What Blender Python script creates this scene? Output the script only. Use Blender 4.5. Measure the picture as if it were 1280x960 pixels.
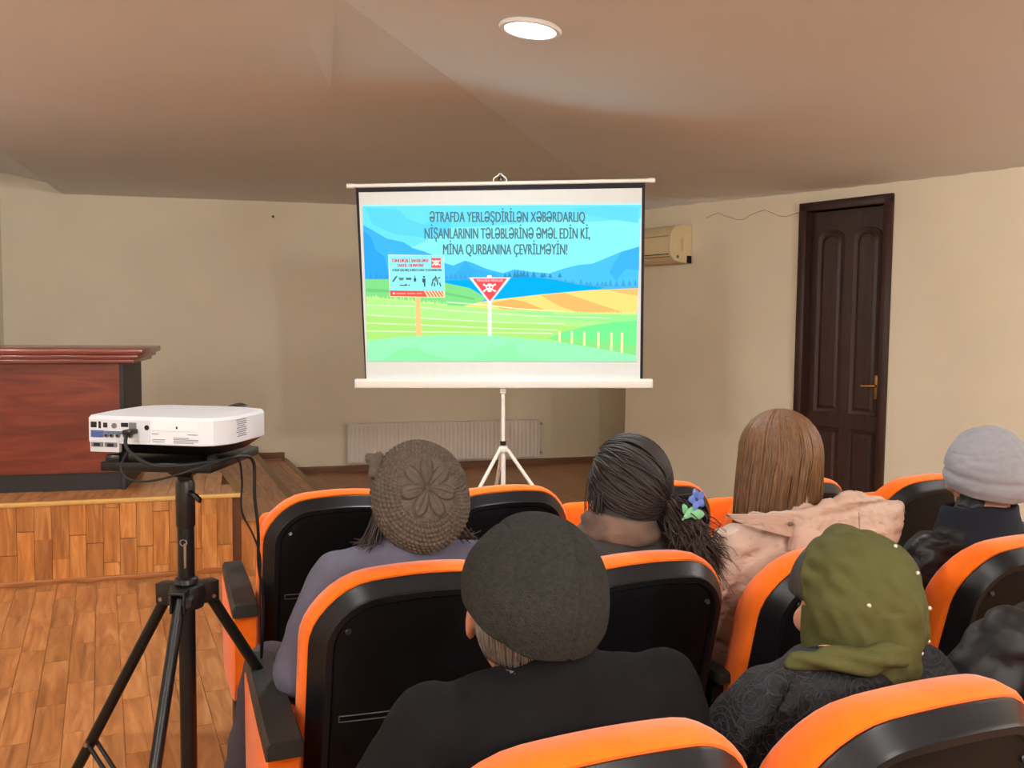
import bpy, bmesh, math, random
import numpy as np
from mathutils import Matrix, Vector, Euler

# ---------------------------------------------------------------- camera, world, light, exposure
for o in list(bpy.data.objects): bpy.data.objects.remove(o)
SC = bpy.context.scene
COL = SC.collection
rnd = random.Random(7)

CAM_H, PITCH, ROLL, FPX = 1.40, math.radians(3.70), math.radians(0.6), 1100.0
fw = Vector((0, math.cos(PITCH), -math.sin(PITCH)))
up = Vector((0, math.sin(PITCH), math.cos(PITCH)))
rt = Vector((1, 0, 0))
r2 = rt*math.cos(ROLL) + up*math.sin(ROLL)
u2 = up*math.cos(ROLL) - rt*math.sin(ROLL)
cd = bpy.data.cameras.new('camera'); cam = bpy.data.objects.new('camera', cd); COL.objects.link(cam)
cd.sensor_width = 36.0; cd.sensor_fit = 'HORIZONTAL'; cd.lens = FPX/1280*36.0; cd.clip_start = 0.02
M = Matrix.Identity(4)
for i in range(3):
    M[i][0] = r2[i]; M[i][1] = u2[i]; M[i][2] = -fw[i]
M[2][3] = CAM_H
cam.matrix_world = M
SC.camera = cam

w = bpy.data.worlds.new('world'); SC.world = w; w.use_nodes = True
w.node_tree.nodes['Background'].inputs[0].default_value = (1.0, 0.9, 0.78, 1)
w.node_tree.nodes['Background'].inputs[1].default_value = 0.02

SC.view_settings.view_transform = 'Standard'
SC.view_settings.look = 'None'
SC.view_settings.exposure = 0.22
SC.view_settings.gamma = 1.0
SC.view_settings.use_curve_mapping = False

# ceiling lamps: (x, y, watts, colour); the first is the one in view
WARM = (1.0, 0.975, 0.93)
LAMPS = [(0.052, 3.15, 24.0, (0.95, 0.98, 1.0)),
         (0.75, 0.30, 26.0, WARM),
         (-1.20, 0.50, 24.0, WARM),
         (-3.95, 3.30, 66.0, WARM),  # unseen lamp added to brighten the stage and the back wall
         (3.30, 2.50, 66.0, WARM),  # unseen lamp added to lift the light on the right wall
         (1.50, -1.60, 150.0, WARM),
         (-1.90, -1.60, 120.0, WARM),
         (3.60, -1.60, 60.0, WARM)]
SCREEN_E = 0.92

# ---------------------------------------------------------------- helpers
def s2l(c):
    return tuple((v/255/12.92) if v/255 <= 0.04045 else ((v/255+0.055)/1.055)**2.4 for v in c)

def tag(o, label=None, cat=None, group=None, kind=None):
    if label: o['label'] = label
    if cat: o['category'] = cat
    if group: o['group'] = group
    if kind: o['kind'] = kind
    return o

def empty(name, loc=(0, 0, 0), rz=0.0):
    o = bpy.data.objects.new(name, None); COL.objects.link(o)
    o.location = loc; o.rotation_euler = (0, 0, rz); o.empty_display_size = 0.1
    return o

def link(name, me, mat, parent=None, loc=None, rot=None):
    o = bpy.data.objects.new(name, me); COL.objects.link(o)
    if mat is not None and len(me.materials) == 0: me.materials.append(mat)
    if parent is not None: o.parent = parent
    if loc is not None: o.location = loc
    if rot is not None: o.rotation_euler = rot
    return o

def copy_tree(o, parent=None):
    c = o.copy(); COL.objects.link(c); c.parent = parent
    for ch in list(o.children): copy_tree(ch, c)
    return c

class MB:
    """collects closed shells; build() makes one mesh"""
    def __init__(self): self.v = []; self.f = []
    def add(self, verts, faces):
        n = len(self.v); self.v += [tuple(map(float, p)) for p in verts]
        self.f += [tuple(i+n for i in f) for f in faces]; return self
    def box(self, c, s, rot=None):
        hx, hy, hz = s[0]/2, s[1]/2, s[2]/2
        vs = [Vector((x*hx, y*hy, z*hz)) for x in (-1, 1) for y in (-1, 1) for z in (-1, 1)]
        if rot is not None:
            R = rot if isinstance(rot, Matrix) else Euler(rot).to_matrix()
            vs = [R @ p for p in vs]
        vs = [p+Vector(c) for p in vs]
        return self.add(vs, [(0, 1, 3, 2), (4, 6, 7, 5), (0, 4, 5, 1), (2, 3, 7, 6), (0, 2, 6, 4), (1, 5, 7, 3)])
    def box2(self, a, b):
        return self.box([(a[i]+b[i])/2 for i in range(3)], [abs(b[i]-a[i]) for i in range(3)])
    def rbox(self, c, s, r=0.005, seg=2, rot=None):
        bm = bmesh.new(); bmesh.ops.create_cube(bm, size=1)
        bmesh.ops.scale(bm, vec=s, verts=bm.verts)
        bmesh.ops.bevel(bm, geom=bm.edges[:], offset=r, segments=seg, profile=0.5, affect='EDGES')
        if rot is not None:
            R = rot if isinstance(rot, Matrix) else Euler(rot).to_matrix()
            bmesh.ops.transform(bm, matrix=R.to_4x4(), verts=bm.verts)
        bmesh.ops.translate(bm, vec=c, verts=bm.verts)
        bm.verts.index_update()
        self.add([v.co for v in bm.verts], [[v.index for v in f.verts] for f in bm.faces]); bm.free(); return self
    def loft(self, rings, cap0=True, cap1=True, closed=True):
        n = len(rings[0]); vs = [p for r in rings for p in r]; fs = []
        for i in range(len(rings)-1):
            for j in range(n if closed else n-1):
                k = (j+1) % n
                fs.append((i*n+j, i*n+k, (i+1)*n+k, (i+1)*n+j))
        if cap0: fs.append(tuple(range(n-1, -1, -1)))
        if cap1: fs.append(tuple((len(rings)-1)*n+j for j in range(n)))
        return self.add(vs, fs)
    def tube(self, pts, r, n=10, caps=True):
        pts = [Vector(p) for p in pts]
        rs = r if isinstance(r, (list, tuple)) else [r]*len(pts)
        rings = []; t = (pts[1]-pts[0]).normalized()
        nrm = t.orthogonal().normalized()
        for i, p in enumerate(pts):
            if i == 0: t = (pts[1]-pts[0])
            elif i == len(pts)-1: t = (pts[-1]-pts[-2])
            else: t = (pts[i+1]-pts[i]).normalized()+(pts[i]-pts[i-1]).normalized()
            if t.length < 1e-9: t = Vector((0, 0, 1))
            t.normalize(); nrm = (nrm-t*nrm.dot(t))
            if nrm.length < 1e-6: nrm = t.orthogonal()
            nrm.normalize(); b = t.cross(nrm)
            rings.append([p+(nrm*math.cos(a)+b*math.sin(a))*rs[i] for a in [2*math.pi*k/n for k in range(n)]])
        return self.loft(rings, caps, caps)
    def cap(self, a, b, ra, rb=None, n=12):
        """capsule with rounded ends"""
        a = Vector(a); b = Vector(b); rb = ra if rb is None else rb
        d = (b-a).normalized(); P = []; R = []
        for t in (-0.98, -0.8, -0.5, 0): P.append(a+d*ra*t); R.append(ra*math.sqrt(max(0.02, 1-t*t)))
        for t in (0, 0.5, 0.8, 0.98): P.append(b+d*rb*t); R.append(rb*math.sqrt(max(0.02, 1-t*t)))
        return self.tube(P, R, n)
    def chain(self, pts, rs, n=12):
        for i in range(len(pts)-1): self.cap(pts[i], pts[i+1], rs[i], rs[i+1], n)
        return self
    def ell(self, c, r, nu=16, nv=10, M=None):
        rings = []
        for i in range(1, nv):
            th = math.pi*i/nv
            rings.append([Vector((r[0]*math.sin(th)*math.cos(a), r[1]*math.sin(th)*math.sin(a), r[2]*math.cos(th)))
                          for a in [2*math.pi*k/nu for k in range(nu)]])
        rings = [[(M @ p if M is not None else p)+Vector(c) for p in rg] for rg in rings]
        return self.loft(rings[::-1])
    def lathe(self, prof, n=24, M=None):
        """prof: list of (r,z)"""
        rings = [[Vector((r*math.cos(a), r*math.sin(a), z)) for a in [2*math.pi*k/n for k in range(n)]] for r, z in prof]
        if M is not None: rings = [[M @ p for p in rg] for rg in rings]
        return self.loft(rings)
    def prism(self, poly, y0, y1):
        """polygon in x,z extruded along y"""
        n = len(poly)
        vs = [(p[0], y0, p[1]) for p in poly]+[(p[0], y1, p[1]) for p in poly]
        fs = [tuple(range(n)), tuple(range(2*n-1, n-1, -1))]+[(i, i+n, (i+1) % n+n, (i+1) % n) for i in range(n)]
        return self.add(vs, fs)
    def mesh(self, name, smooth=0.6):
        me = bpy.data.meshes.new(name); me.from_pydata(self.v, [], self.f); me.validate()
        bm = bmesh.new(); bm.from_mesh(me); bmesh.ops.recalc_face_normals(bm, faces=bm.faces[:]); bm.to_mesh(me); bm.free()
        if smooth:
            me.shade_smooth()
            if smooth < 3: me.set_sharp_from_angle(angle=smooth)
        return me
    def build(self, name, mat, parent=None, smooth=0.6, loc=None, rot=None):
        return link(name, self.mesh(name, smooth), mat, parent, loc, rot)
    def remesh(self, name, mat, parent, voxel=0.012, iters=6, disp=None, keep=None):
        me = self.mesh(name+'_src', 0)
        ob = bpy.data.objects.new(name+'_tmp', me); COL.objects.link(ob)
        m = ob.modifiers.new('r', 'REMESH'); m.mode = 'VOXEL'; m.voxel_size = voxel; m.adaptivity = 0
        if iters:
            s = ob.modifiers.new('s', 'SMOOTH'); s.factor = 0.5; s.iterations = iters
        dg = bpy.context.evaluated_depsgraph_get()
        out = bpy.data.meshes.new_from_object(ob.evaluated_get(dg)); out.name = name
        bpy.data.objects.remove(ob); bpy.data.meshes.remove(me)
        if disp is not None: displace(out, disp)
        out.materials.clear(); out.shade_smooth()
        return link(name, out, mat, parent)

def displace(me, fn):
    n = len(me.vertices); co = np.empty(n*3); me.vertices.foreach_get('co', co); co = co.reshape(-1, 3)
    no = np.empty(n*3); me.vertices.foreach_get('normal', no); no = no.reshape(-1, 3)
    d = fn(co, no)
    co2 = co+(no*d[:, None] if d.ndim == 1 else d)
    me.vertices.foreach_set('co', co2.ravel()); me.update()

def vnoise(p, seed=0):
    """value noise on an (n,3) array, range -1..1"""
    p = np.asarray(p, float); i = np.floor(p).astype(np.int64); f = p-i; f = f*f*(3-2*f); out = 0
    for dx in (0, 1):
        for dy in (0, 1):
            for dz in (0, 1):
                h = (i[:, 0]+dx)*374761393+(i[:, 1]+dy)*668265263+(i[:, 2]+dz)*2147483647+seed*1274126177
                h = (h ^ (h >> 13))*1274126177 & 0x7fffffff; h = (h ^ (h >> 16)) & 0xffff
                wgt = (f[:, 0] if dx else 1-f[:, 0])*(f[:, 1] if dy else 1-f[:, 1])*(f[:, 2] if dz else 1-f[:, 2])
                out = out+wgt*(h/32767.5-1)
    return out

def grid_surface(fn, nu, nv, closed_u=True, cap0=False, cap1=False):
    """fn(u[0..1), v[0..1]) vectorised -> (n,3)"""
    us = np.arange(nu)/(nu if closed_u else nu-1); vs = np.linspace(0, 1, nv)
    U, V = np.meshgrid(us, vs); P = fn(U.ravel(), V.ravel()).reshape(nv, nu, 3)
    return MB().loft([[tuple(p) for p in row] for row in P], cap0, cap1, closed_u)

# ---------------------------------------------------------------- materials
def mat(name, col, rough=0.6, metal=0.0, var=0.0, vscale=8.0, bump=0.0, bscale=60.0, stretch=(1, 1, 1), spec=0.5,
        emit=None, estr=0.0, sheen=0.0, rand=0.0, coat=0.0, trans=0.0):
    m = bpy.data.materials.new(name); m.use_nodes = True
    nt = m.node_tree; b = nt.nodes['Principled BSDF']; L = nt.links
    c = s2l(col)+(1,)
    b.inputs['Base Color'].default_value = c
    b.inputs['Roughness'].default_value = rough; b.inputs['Metallic'].default_value = metal
    b.inputs['Specular IOR Level'].default_value = spec
    if sheen: b.inputs['Sheen Weight'].default_value = sheen; b.inputs['Sheen Roughness'].default_value = 0.5
    if coat: b.inputs['Coat Weight'].default_value = coat; b.inputs['Coat Roughness'].default_value = 0.15
    if emit is not None:
        b.inputs['Emission Color'].default_value = s2l(emit)+(1,); b.inputs['Emission Strength'].default_value = estr
    tc = nt.nodes.new('ShaderNodeTexCoord'); mp = nt.nodes.new('ShaderNodeMapping')
    mp.inputs['Scale'].default_value = stretch
    L.new(tc.outputs['Object'], mp.inputs['Vector'])
    if var or rand:
        n = nt.nodes.new('ShaderNodeTexNoise'); n.inputs['Scale'].default_value = vscale; n.inputs['Detail'].default_value = 5
        L.new(mp.outputs[0], n.inputs['Vector'])
        hsv = nt.nodes.new('ShaderNodeHueSaturation'); hsv.inputs['Color'].default_value = c
        mr = nt.nodes.new('ShaderNodeMapRange'); mr.inputs[1].default_value = 0.3; mr.inputs[2].default_value = 0.7
        mr.inputs[3].default_value = 1-var; mr.inputs[4].default_value = 1+var
        L.new(n.outputs['Fac'], mr.inputs[0]); val = mr.outputs[0]
        if rand:
            oi = nt.nodes.new('ShaderNodeObjectInfo'); m2 = nt.nodes.new('ShaderNodeMapRange')
            m2.inputs[3].default_value = 1-rand; m2.inputs[4].default_value = 1+rand
            L.new(oi.outputs['Random'], m2.inputs[0]); mu = nt.nodes.new('ShaderNodeMath'); mu.operation = 'MULTIPLY'
            L.new(val, mu.inputs[0]); L.new(m2.outputs[0], mu.inputs[1]); val = mu.outputs[0]
        L.new(val, hsv.inputs['Value']); L.new(hsv.outputs[0], b.inputs['Base Color'])
    if bump:
        n2 = nt.nodes.new('ShaderNodeTexNoise'); n2.inputs['Scale'].default_value = bscale; n2.inputs['Detail'].default_value = 4
        L.new(mp.outputs[0], n2.inputs['Vector'])
        bp = nt.nodes.new('ShaderNodeBump'); bp.inputs['Strength'].default_value = bump; bp.inputs['Distance'].default_value = 0.01
        L.new(n2.outputs['Fac'], bp.inputs['Height']); L.new(bp.outputs[0], b.inputs['Normal'])
    return m

def wood(name, dark, mid, light, axis=1, scale=1.0, rough=0.35, rand=0.14, coat=0.0):
    """grain running along the object's axis; colour and figure shift from piece to piece"""
    m = bpy.data.materials.new(name); m.use_nodes = True
    nt = m.node_tree; b = nt.nodes['Principled BSDF']; L = nt.links
    tc = nt.nodes.new('ShaderNodeTexCoord'); oi = nt.nodes.new('ShaderNodeObjectInfo')
    mul = nt.nodes.new('ShaderNodeVectorMath'); mul.operation = 'SCALE'; mul.inputs[0].default_value = (7.3, 5.1, 9.7)
    L.new(oi.outputs['Random'], mul.inputs['Scale'])
    add = nt.nodes.new('ShaderNodeVectorMath'); add.operation = 'ADD'
    L.new(tc.outputs['Object'], add.inputs[0]); L.new(mul.outputs[0], add.inputs[1])
    mp = nt.nodes.new('ShaderNodeMapping'); s = [14*scale]*3; s[axis] = 1.6*scale; mp.inputs['Scale'].default_value = s
    L.new(add.outputs[0], mp.inputs['Vector'])
    n = nt.nodes.new('ShaderNodeTexNoise'); n.inputs['Scale'].default_value = 1.5; n.inputs['Detail'].default_value = 6
    n.inputs['Distortion'].default_value = 1.2
    L.new(mp.outputs[0], n.inputs['Vector'])
    r = nt.nodes.new('ShaderNodeValToRGB'); e = r.color_ramp.elements
    e[0].position = 0.28; e[0].color = s2l(dark)+(1,); e[1].position = 0.72; e[1].color = s2l(light)+(1,)
    x = r.color_ramp.elements.new(0.5); x.color = s2l(mid)+(1,)
    L.new(n.outputs['Fac'], r.inputs[0])
    hsv = nt.nodes.new('ShaderNodeHueSaturation'); m2 = nt.nodes.new('ShaderNodeMapRange')
    m2.inputs[3].default_value = 1-rand; m2.inputs[4].default_value = 1+rand
    L.new(oi.outputs['Random'], m2.inputs[0]); L.new(m2.outputs[0], hsv.inputs['Value']); L.new(r.outputs[0], hsv.inputs['Color'])
    L.new(hsv.outputs[0], b.inputs['Base Color'])
    b.inputs['Roughness'].default_value = rough
    if coat: b.inputs['Coat Weight'].default_value = coat; b.inputs['Coat Roughness'].default_value = 0.1
    return m

def plank_floor(name, cols, rot):
    """laminate too far away or too hidden to pick its strips apart"""
    m = bpy.data.materials.new(name); m.use_nodes = True
    nt = m.node_tree; b = nt.nodes['Principled BSDF']; L = nt.links
    tc = nt.nodes.new('ShaderNodeTexCoord'); mp = nt.nodes.new('ShaderNodeMapping'); mp.inputs['Rotation'].default_value = (0, 0, rot)
    L.new(tc.outputs['Object'], mp.inputs['Vector'])
    br = nt.nodes.new('ShaderNodeTexBrick'); br.inputs['Scale'].default_value = 1.0
    br.inputs['Brick Width'].default_value = 0.42; br.inputs['Row Height'].default_value = 0.095; br.inputs['Mortar Size'].default_value = 0.0012
    br.inputs['Color1'].default_value = s2l(cols[0])+(1,); br.inputs['Color2'].default_value = s2l(cols[1])+(1,)
    br.inputs['Mortar'].default_value = s2l(cols[2])+(1,); br.offset = 0.37
    L.new(mp.outputs[0], br.inputs['Vector']); L.new(br.outputs['Color'], b.inputs['Base Color'])
    b.inputs['Roughness'].default_value = 0.4
    return m

def lace(name):
    m = bpy.data.materials.new(name); m.use_nodes = True
    nt = m.node_tree; b = nt.nodes['Principled BSDF']; L = nt.links
    tc = nt.nodes.new('ShaderNodeTexCoord')
    v = nt.nodes.new('ShaderNodeTexVoronoi'); v.feature = 'DISTANCE_TO_EDGE'; v.inputs['Scale'].default_value = 75
    v2 = nt.nodes.new('ShaderNodeTexVoronoi'); v2.feature = 'F1'; v2.inputs['Scale'].default_value = 19
    L.new(tc.outputs['Object'], v.inputs['Vector']); L.new(tc.outputs['Object'], v2.inputs['Vector'])
    sn = nt.nodes.new('ShaderNodeMath'); sn.operation = 'MULTIPLY'; sn.inputs[1].default_value = 34
    L.new(v2.outputs['Distance'], sn.inputs[0])
    si = nt.nodes.new('ShaderNodeMath'); si.operation = 'SINE'; L.new(sn.outputs[0], si.inputs[0])
    r1 = nt.nodes.new('ShaderNodeMapRange'); r1.inputs[1].default_value = 0.0; r1.inputs[2].default_value = 0.09
    r1.inputs[3].default_value = 1; r1.inputs[4].default_value = 0; L.new(v.outputs['Distance'], r1.inputs[0])
    r3 = nt.nodes.new('ShaderNodeMapRange'); r3.inputs[1].default_value = 0.55; r3.inputs[2].default_value = 0.95
    L.new(si.outputs[0], r3.inputs[0])
    mx = nt.nodes.new('ShaderNodeMath'); mx.operation = 'MAXIMUM'; L.new(r1.outputs[0], mx.inputs[0]); L.new(r3.outputs[0], mx.inputs[1])
    cr = nt.nodes.new('ShaderNodeValToRGB'); cr.color_ramp.elements[0].color = s2l((4, 5, 9))+(1,); cr.color_ramp.elements[1].color = s2l((34, 36, 44))+(1,)
    L.new(mx.outputs[0], cr.inputs[0]); L.new(cr.outputs[0], b.inputs['Base Color'])
    bp = nt.nodes.new('ShaderNodeBump'); bp.inputs['Strength'].default_value = 0.6; bp.inputs['Distance'].default_value = 0.004
    L.new(mx.outputs[0], bp.inputs['Height']); L.new(bp.outputs[0], b.inputs['Normal'])
    b.inputs['Roughness'].default_value = 0.75
    return m

WALL = mat('wall_paint', (232, 222, 199), 0.85, var=0.025, vscale=2.5, bump=0.04, bscale=90)
CEIL = mat('ceiling_paint', (226, 226, 228), 0.8, var=0.02, vscale=1.5, bump=0.05, bscale=35)
STRIP = wood('laminate_strip', (146, 92, 50), (182, 120, 70), (208, 148, 94), axis=1, rough=0.32)
STRIPV = wood('laminate_strip_upright', (146, 88, 42), (188, 122, 62), (218, 154, 90), axis=2, rough=0.36, rand=0.24)
GAP = mat('laminate_joint', (96, 56, 28), 0.7)
FLOORM = plank_floor('laminate_floor', ((156, 109, 70), (174, 126, 84), (96, 66, 42)), math.radians(65))
NOSING = mat('stage_nosing', (214, 170, 96), 0.45, var=0.06)
SKIRT = mat('baseboard_brown', (116, 78, 50), 0.55, var=0.1, stretch=(1, 1, 6))
DOORW = wood('dark_door_wood', (38, 20, 17), (54, 29, 24), (66, 38, 30), axis=2, rough=0.42, rand=0.03)
CHERRY = wood('cherry_veneer', (80, 28, 16), (108, 41, 23), (128, 54, 32), axis=0, scale=0.8, rough=0.35, rand=0.02)
CHERRYTOP = wood('cherry_top', (104, 40, 30), (124, 52, 38), (142, 64, 46), axis=0, scale=0.7, rough=0.28, rand=0.02, coat=0.3)
BLACKWOOD = mat('black_laminate', (26, 26, 30), 0.5, var=0.1, stretch=(1, 1, 8))
BLACKMETAL = mat('black_metal', (10, 10, 12), 0.38, metal=0.2, var=0.08)
BLACKPLAST = mat('black_plastic', (16, 16, 19), 0.33, var=0.08, bump=0.03, bscale=300)
SHELLRIM = mat('black_shell_rim', (14, 15, 20), 0.36, bump=0.03, bscale=260, spec=0.35)
SHELL = mat('black_shell_panel', (5, 6, 10), 0.5, bump=0.05, bscale=320, spec=0.22)
ORANGE = mat('orange_velour', (246, 112, 10), 0.9, var=0.05, vscale=30, bump=0.06, bscale=420, sheen=0.25, spec=0.2)
ARMBLACK = mat('black_arm_vinyl', (32, 32, 32), 0.5, var=0.1, vscale=30, bump=0.1, bscale=160)
WHITEP = mat('white_plastic', (214, 218, 226), 0.35, var=0.01)
WHITEM = mat('white_enamel', (232, 230, 222), 0.35, var=0.02)
RADM = mat('radiator_enamel', (232, 222, 212), 0.4, var=0.03)
ACM = mat('ivory_plastic', (226, 208, 166), 0.4, var=0.03)
STEEL = mat('brushed_steel', (180, 178, 172), 0.3, metal=1.0, var=0.05)
BRASS = mat('brass', (190, 150, 84), 0.3, metal=0.9, var=0.05)
DARKGAP = mat('dark_gap', (10, 10, 12), 0.8)
PORTBLUE = mat('port_blue', (60, 84, 150), 0.4)
PORTGREY = mat('port_grey', (120, 122, 126), 0.4, metal=0.5)
PRINT = mat('grey_print', (120, 124, 132), 0.6)
RUBBER = mat('black_rubber', (14, 14, 15), 0.6, bump=0.05)
SKIN = mat('skin', (196, 140, 112), 0.55, var=0.06, vscale=12, bump=0.08, bscale=160)
SKINOLD = mat('skin_weathered', (172, 112, 88), 0.6, var=0.12, vscale=24, bump=0.2, bscale=140)
EYE = mat('eye_white', (225, 222, 215), 0.3)
LAMPRIM = mat('lamp_rim', (240, 240, 238), 0.4)
# ================================================================ THE ROOM
TH = math.radians(17.5)                       # the back wall and the stage run at this angle to the view
U = Vector((math.cos(TH), math.sin(TH), 0)); V = Vector((-math.sin(TH), math.cos(TH), 0))
BL = Vector((-4.33, 7.50, 0)); BR = Vector((1.22, 9.25, 0))      # back wall ends
RC = Vector((0.992, 7.661, 0))                                   # far end of the right wall
RA = Vector((0.623, -0.782, 0)); RN = Vector((-0.782, -0.623, 0))  # right wall: along it towards us, into the room
RE = RC+RA*6.2
WALL_TOP = 3.20

def wall_between(name, a, b, inward, t=0.15):
    a = Vector(a); b = Vector(b); n = Vector(inward).normalized()*-t
    m = MB(); vs = []
    for p in (a, b, b+n, a+n): vs += [(p.x, p.y, -0.02), (p.x, p.y, WALL_TOP)]
    m.add(vs, [(0, 2, 3, 1), (2, 4, 5, 3), (4, 6, 7, 5), (6, 0, 1, 7), (1, 3, 5, 7), (0, 6, 4, 2)])
    return tag(m.build(name, WALL, smooth=0), kind='structure')

wall_back = wall_between('wall_back', BL-U*0.15, BR+U*0.1, -V)
LW0 = Vector((-4.62, -4.0, 0)); RW1 = Vector((RE.x, -4.0, 0))
wall_left = wall_between('wall_left', LW0, BL, (1, -0.03, 0))
wall_rear = wall_between('wall_rear', LW0, RW1, (0, 1, 0))
wall_side = wall_between('wall_side', RE, RW1, (-1, 0, 0))
wall_corner = wall_between('wall_corner', RC, BR, (-0.99, 0.14, 0), t=0.05)

# right wall, pierced by the door
S0, S1, DZ = 1.7015+0.02, 2.377-0.02, 2.277
def rw(s, d, z): p = RC+RA*s+RN*d; return (p.x, p.y, z)
def rbox_wall(m, s0, s1, z0, z1, d0=-0.16, d1=0.0):
    vs = [rw(s, d, z) for s in (s0, s1) for d in (d0, d1) for z in (z0, z1)]
    m.add(vs, [(0, 1, 3, 2), (4, 6, 7, 5), (0, 4, 5, 1), (2, 3, 7, 6), (0, 2, 6, 4), (1, 5, 7, 3)])
m = MB(); rbox_wall(m, 0, S0, -0.02, WALL_TOP); rbox_wall(m, S1, 6.25, -0.02, WALL_TOP); rbox_wall(m, S0, S1, DZ, WALL_TOP)
wall_right = tag(m.build('wall_right', WALL, smooth=0), kind='structure')
# hairline crack in the plaster between the air conditioner and the door
m = MB(); zz = 2.165; pts = []
for i in range(15):
    s = 0.84+i*0.0605; zz = 2.275+0.030*math.sin(i*0.9)+rnd.uniform(-.008, .008)-0.0022*i
    pts.append(rw(s, 0.0005, zz))
m.tube(pts, 0.0022, 4); m.build('crack', mat('plaster_crack', (150, 122, 98), 0.9), wall_right)
m = MB(); m.ell(tuple(BL+U*2.22-V*0.004+Vector((0, 0, 2.39))), (0.012, 0.008, 0.012), 8, 6); m.build('wall_plug', mat('plug_grey', (90, 76, 62), 0.8), wall_back)

# ---- floor
fl = MB(); fl.box((0.2, 2.8, -0.03), (10.4, 14.0, 0.06))
floor = tag(fl.build('floor', FLOORM, smooth=0), kind='structure')
SF = Vector((-2.686, 4.556, 0))               # a point on the foot of the stage front
_cache = {}
def strip_mesh(name, sx, sy, sz, matl):
    k = (name, round(sx, 4), round(sy, 4), round(sz, 4))
    if k not in _cache:
        a = MB(); bx, by, bz = sx/2, sy/2, sz/2
        a.box((0, 0, 0), (sx, sy, sz)); me = a.mesh(name, 0); me.materials.append(matl); _cache[k] = me
    return _cache[k]
def strips(parent, origin, du, dv, nu, lv, wid, leng, thick, matl, upright=False, test=None, name='strip', off=None):
    """rows of strips running along dv, nu rows side by side along du, lv long in all"""
    ang = math.atan2(du.y, du.x); n = 0
    for i in range(nu):
        t = -(((i*0.37+(0.21 if i % 3 == 1 else 0)) % 1.0)*leng)
        while t < lv-1e-4:
            a, b = max(t, 0.0), min(t+leng, lv); t += leng
            L_ = b-a
            if L_ < 0.02: continue
            c = origin+du*((i+0.5)*wid)+dv*((a+b)/2)
            if test and not test(c): continue
            if upright: me = strip_mesh(name+'_u', wid-0.0022, thick, round(L_, 2)-0.0022, matl)
            else: me = strip_mesh(name, wid-0.0022, round(L_, 2)-0.0022, thick, matl)
            o = bpy.data.objects.new(name, me); COL.objects.link(o); o.parent = parent
            o.location = c; o.rotation_euler = (0, 0, ang if upright else math.atan2(dv.y, dv.x)-math.pi/2)
            n += 1
    return n
FA = math.radians(25); FU = Vector((math.cos(FA), math.sin(FA), 0)); FV = Vector((-math.sin(FA), math.cos(FA), 0))
strips(floor, SF-FU*0.87-FV*2.9, FU, FV, 34, 3.6, 0.095, 0.46, 0.008, STRIP,
       test=lambda c: (-0.98 < c.x/max(c.y, .1) < -0.12 and c.y > 2.1 and (c-SF).dot(V) < 0.12))

# ---- stage with side steps
RIS = 0.148
E0 = [Vector((-1.525, 4.925, 0)), Vector((-3.02, 8.20, 0))]     # stage top edge, front to wall
E1 = [Vector((-1.18, 5.03, 0)), Vector((-2.52, 8.26, 0))]       # middle step edge
E2 = [Vector((-0.83, 5.14, 0)), Vector((-2.13, 8.19, 0))]       # low step edge
def line_pt(E, f): return E[0].lerp(E[1], f)
stage = empty('stage', (-2.4, 5.4, 0)); tag(stage, 'wooden laminate stage with side steps filling the left back of the hall', 'stage')
def world_parent(o, p):
    o.parent = p; bpy.context.view_layer.update(); o.matrix_parent_inverse = p.matrix_world.inverted(); return o
def stage_block(name, poly, z0, z1, matl=GAP):
    m = MB(); n = len(poly)
    vs = [(p.x, p.y, z0) for p in poly]+[(p.x, p.y, z1) for p in poly]
    m.add(vs, [tuple(range(n)), tuple(range(2*n-1, n-1, -1))]+[(i, i+n, (i+1) % n+n, (i+1) % n) for i in range(n)])
    return world_parent(m.build(name, matl, smooth=0), stage)
FL = SF-U*1.75
deck = stage_block('deck', [FL, E0[0], E0[1], BL+U*0.02-V*0.0+Vector((0, 0, 0))], 0, 3*RIS-0.006)
st2 = stage_block('step', [E0[0], E1[0], E1[1], E0[1]], 0, 2*RIS-0.006, STRIPV)
st1 = stage_block('step', [E1[0], E2[0], E2[1], E1[1]], 0, RIS-0.006, STRIPV)
def wp(parent):
    """a frame at the world origin for the pieces of one block"""
    return parent
def stage_strips(parent, *a, **k):
    before = set(bpy.data.objects); strips(None, *a, **k)
    bpy.context.view_layer.update()
    for o in set(bpy.data.objects)-before:
        o.parent = parent; o.matrix_parent_inverse = parent.matrix_world.inverted()
zt = Vector((0, 0, 3*RIS-0.004))
def side_of(E, c): d = E[1]-E[0]; return d.x*(c.y-E[0].y)-d.y*(c.x-E[0].x)    # >0: left of the edge
stage_strips(deck, E0[0]-U*2.2+zt+V*0.02, U, V, 23, 3.3, 0.095, 0.46, 0.008, STRIP,
             test=lambda c: side_of(E0, c) > 0.14 and c.x/c.y > -0.80)
d1 = (E1[1]-E1[0]).normalized(); n1 = Vector((d1.y, -d1.x, 0))
for blk, E, k in ((st2, E1, 2), (st1, E2, 1)):
    stage_strips(blk, E[0]-n1*0.345+Vector((0, 0, k*RIS-0.004)), n1, d1, 3, 3.2, 0.11, 0.46, 0.008, STRIP)
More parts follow.
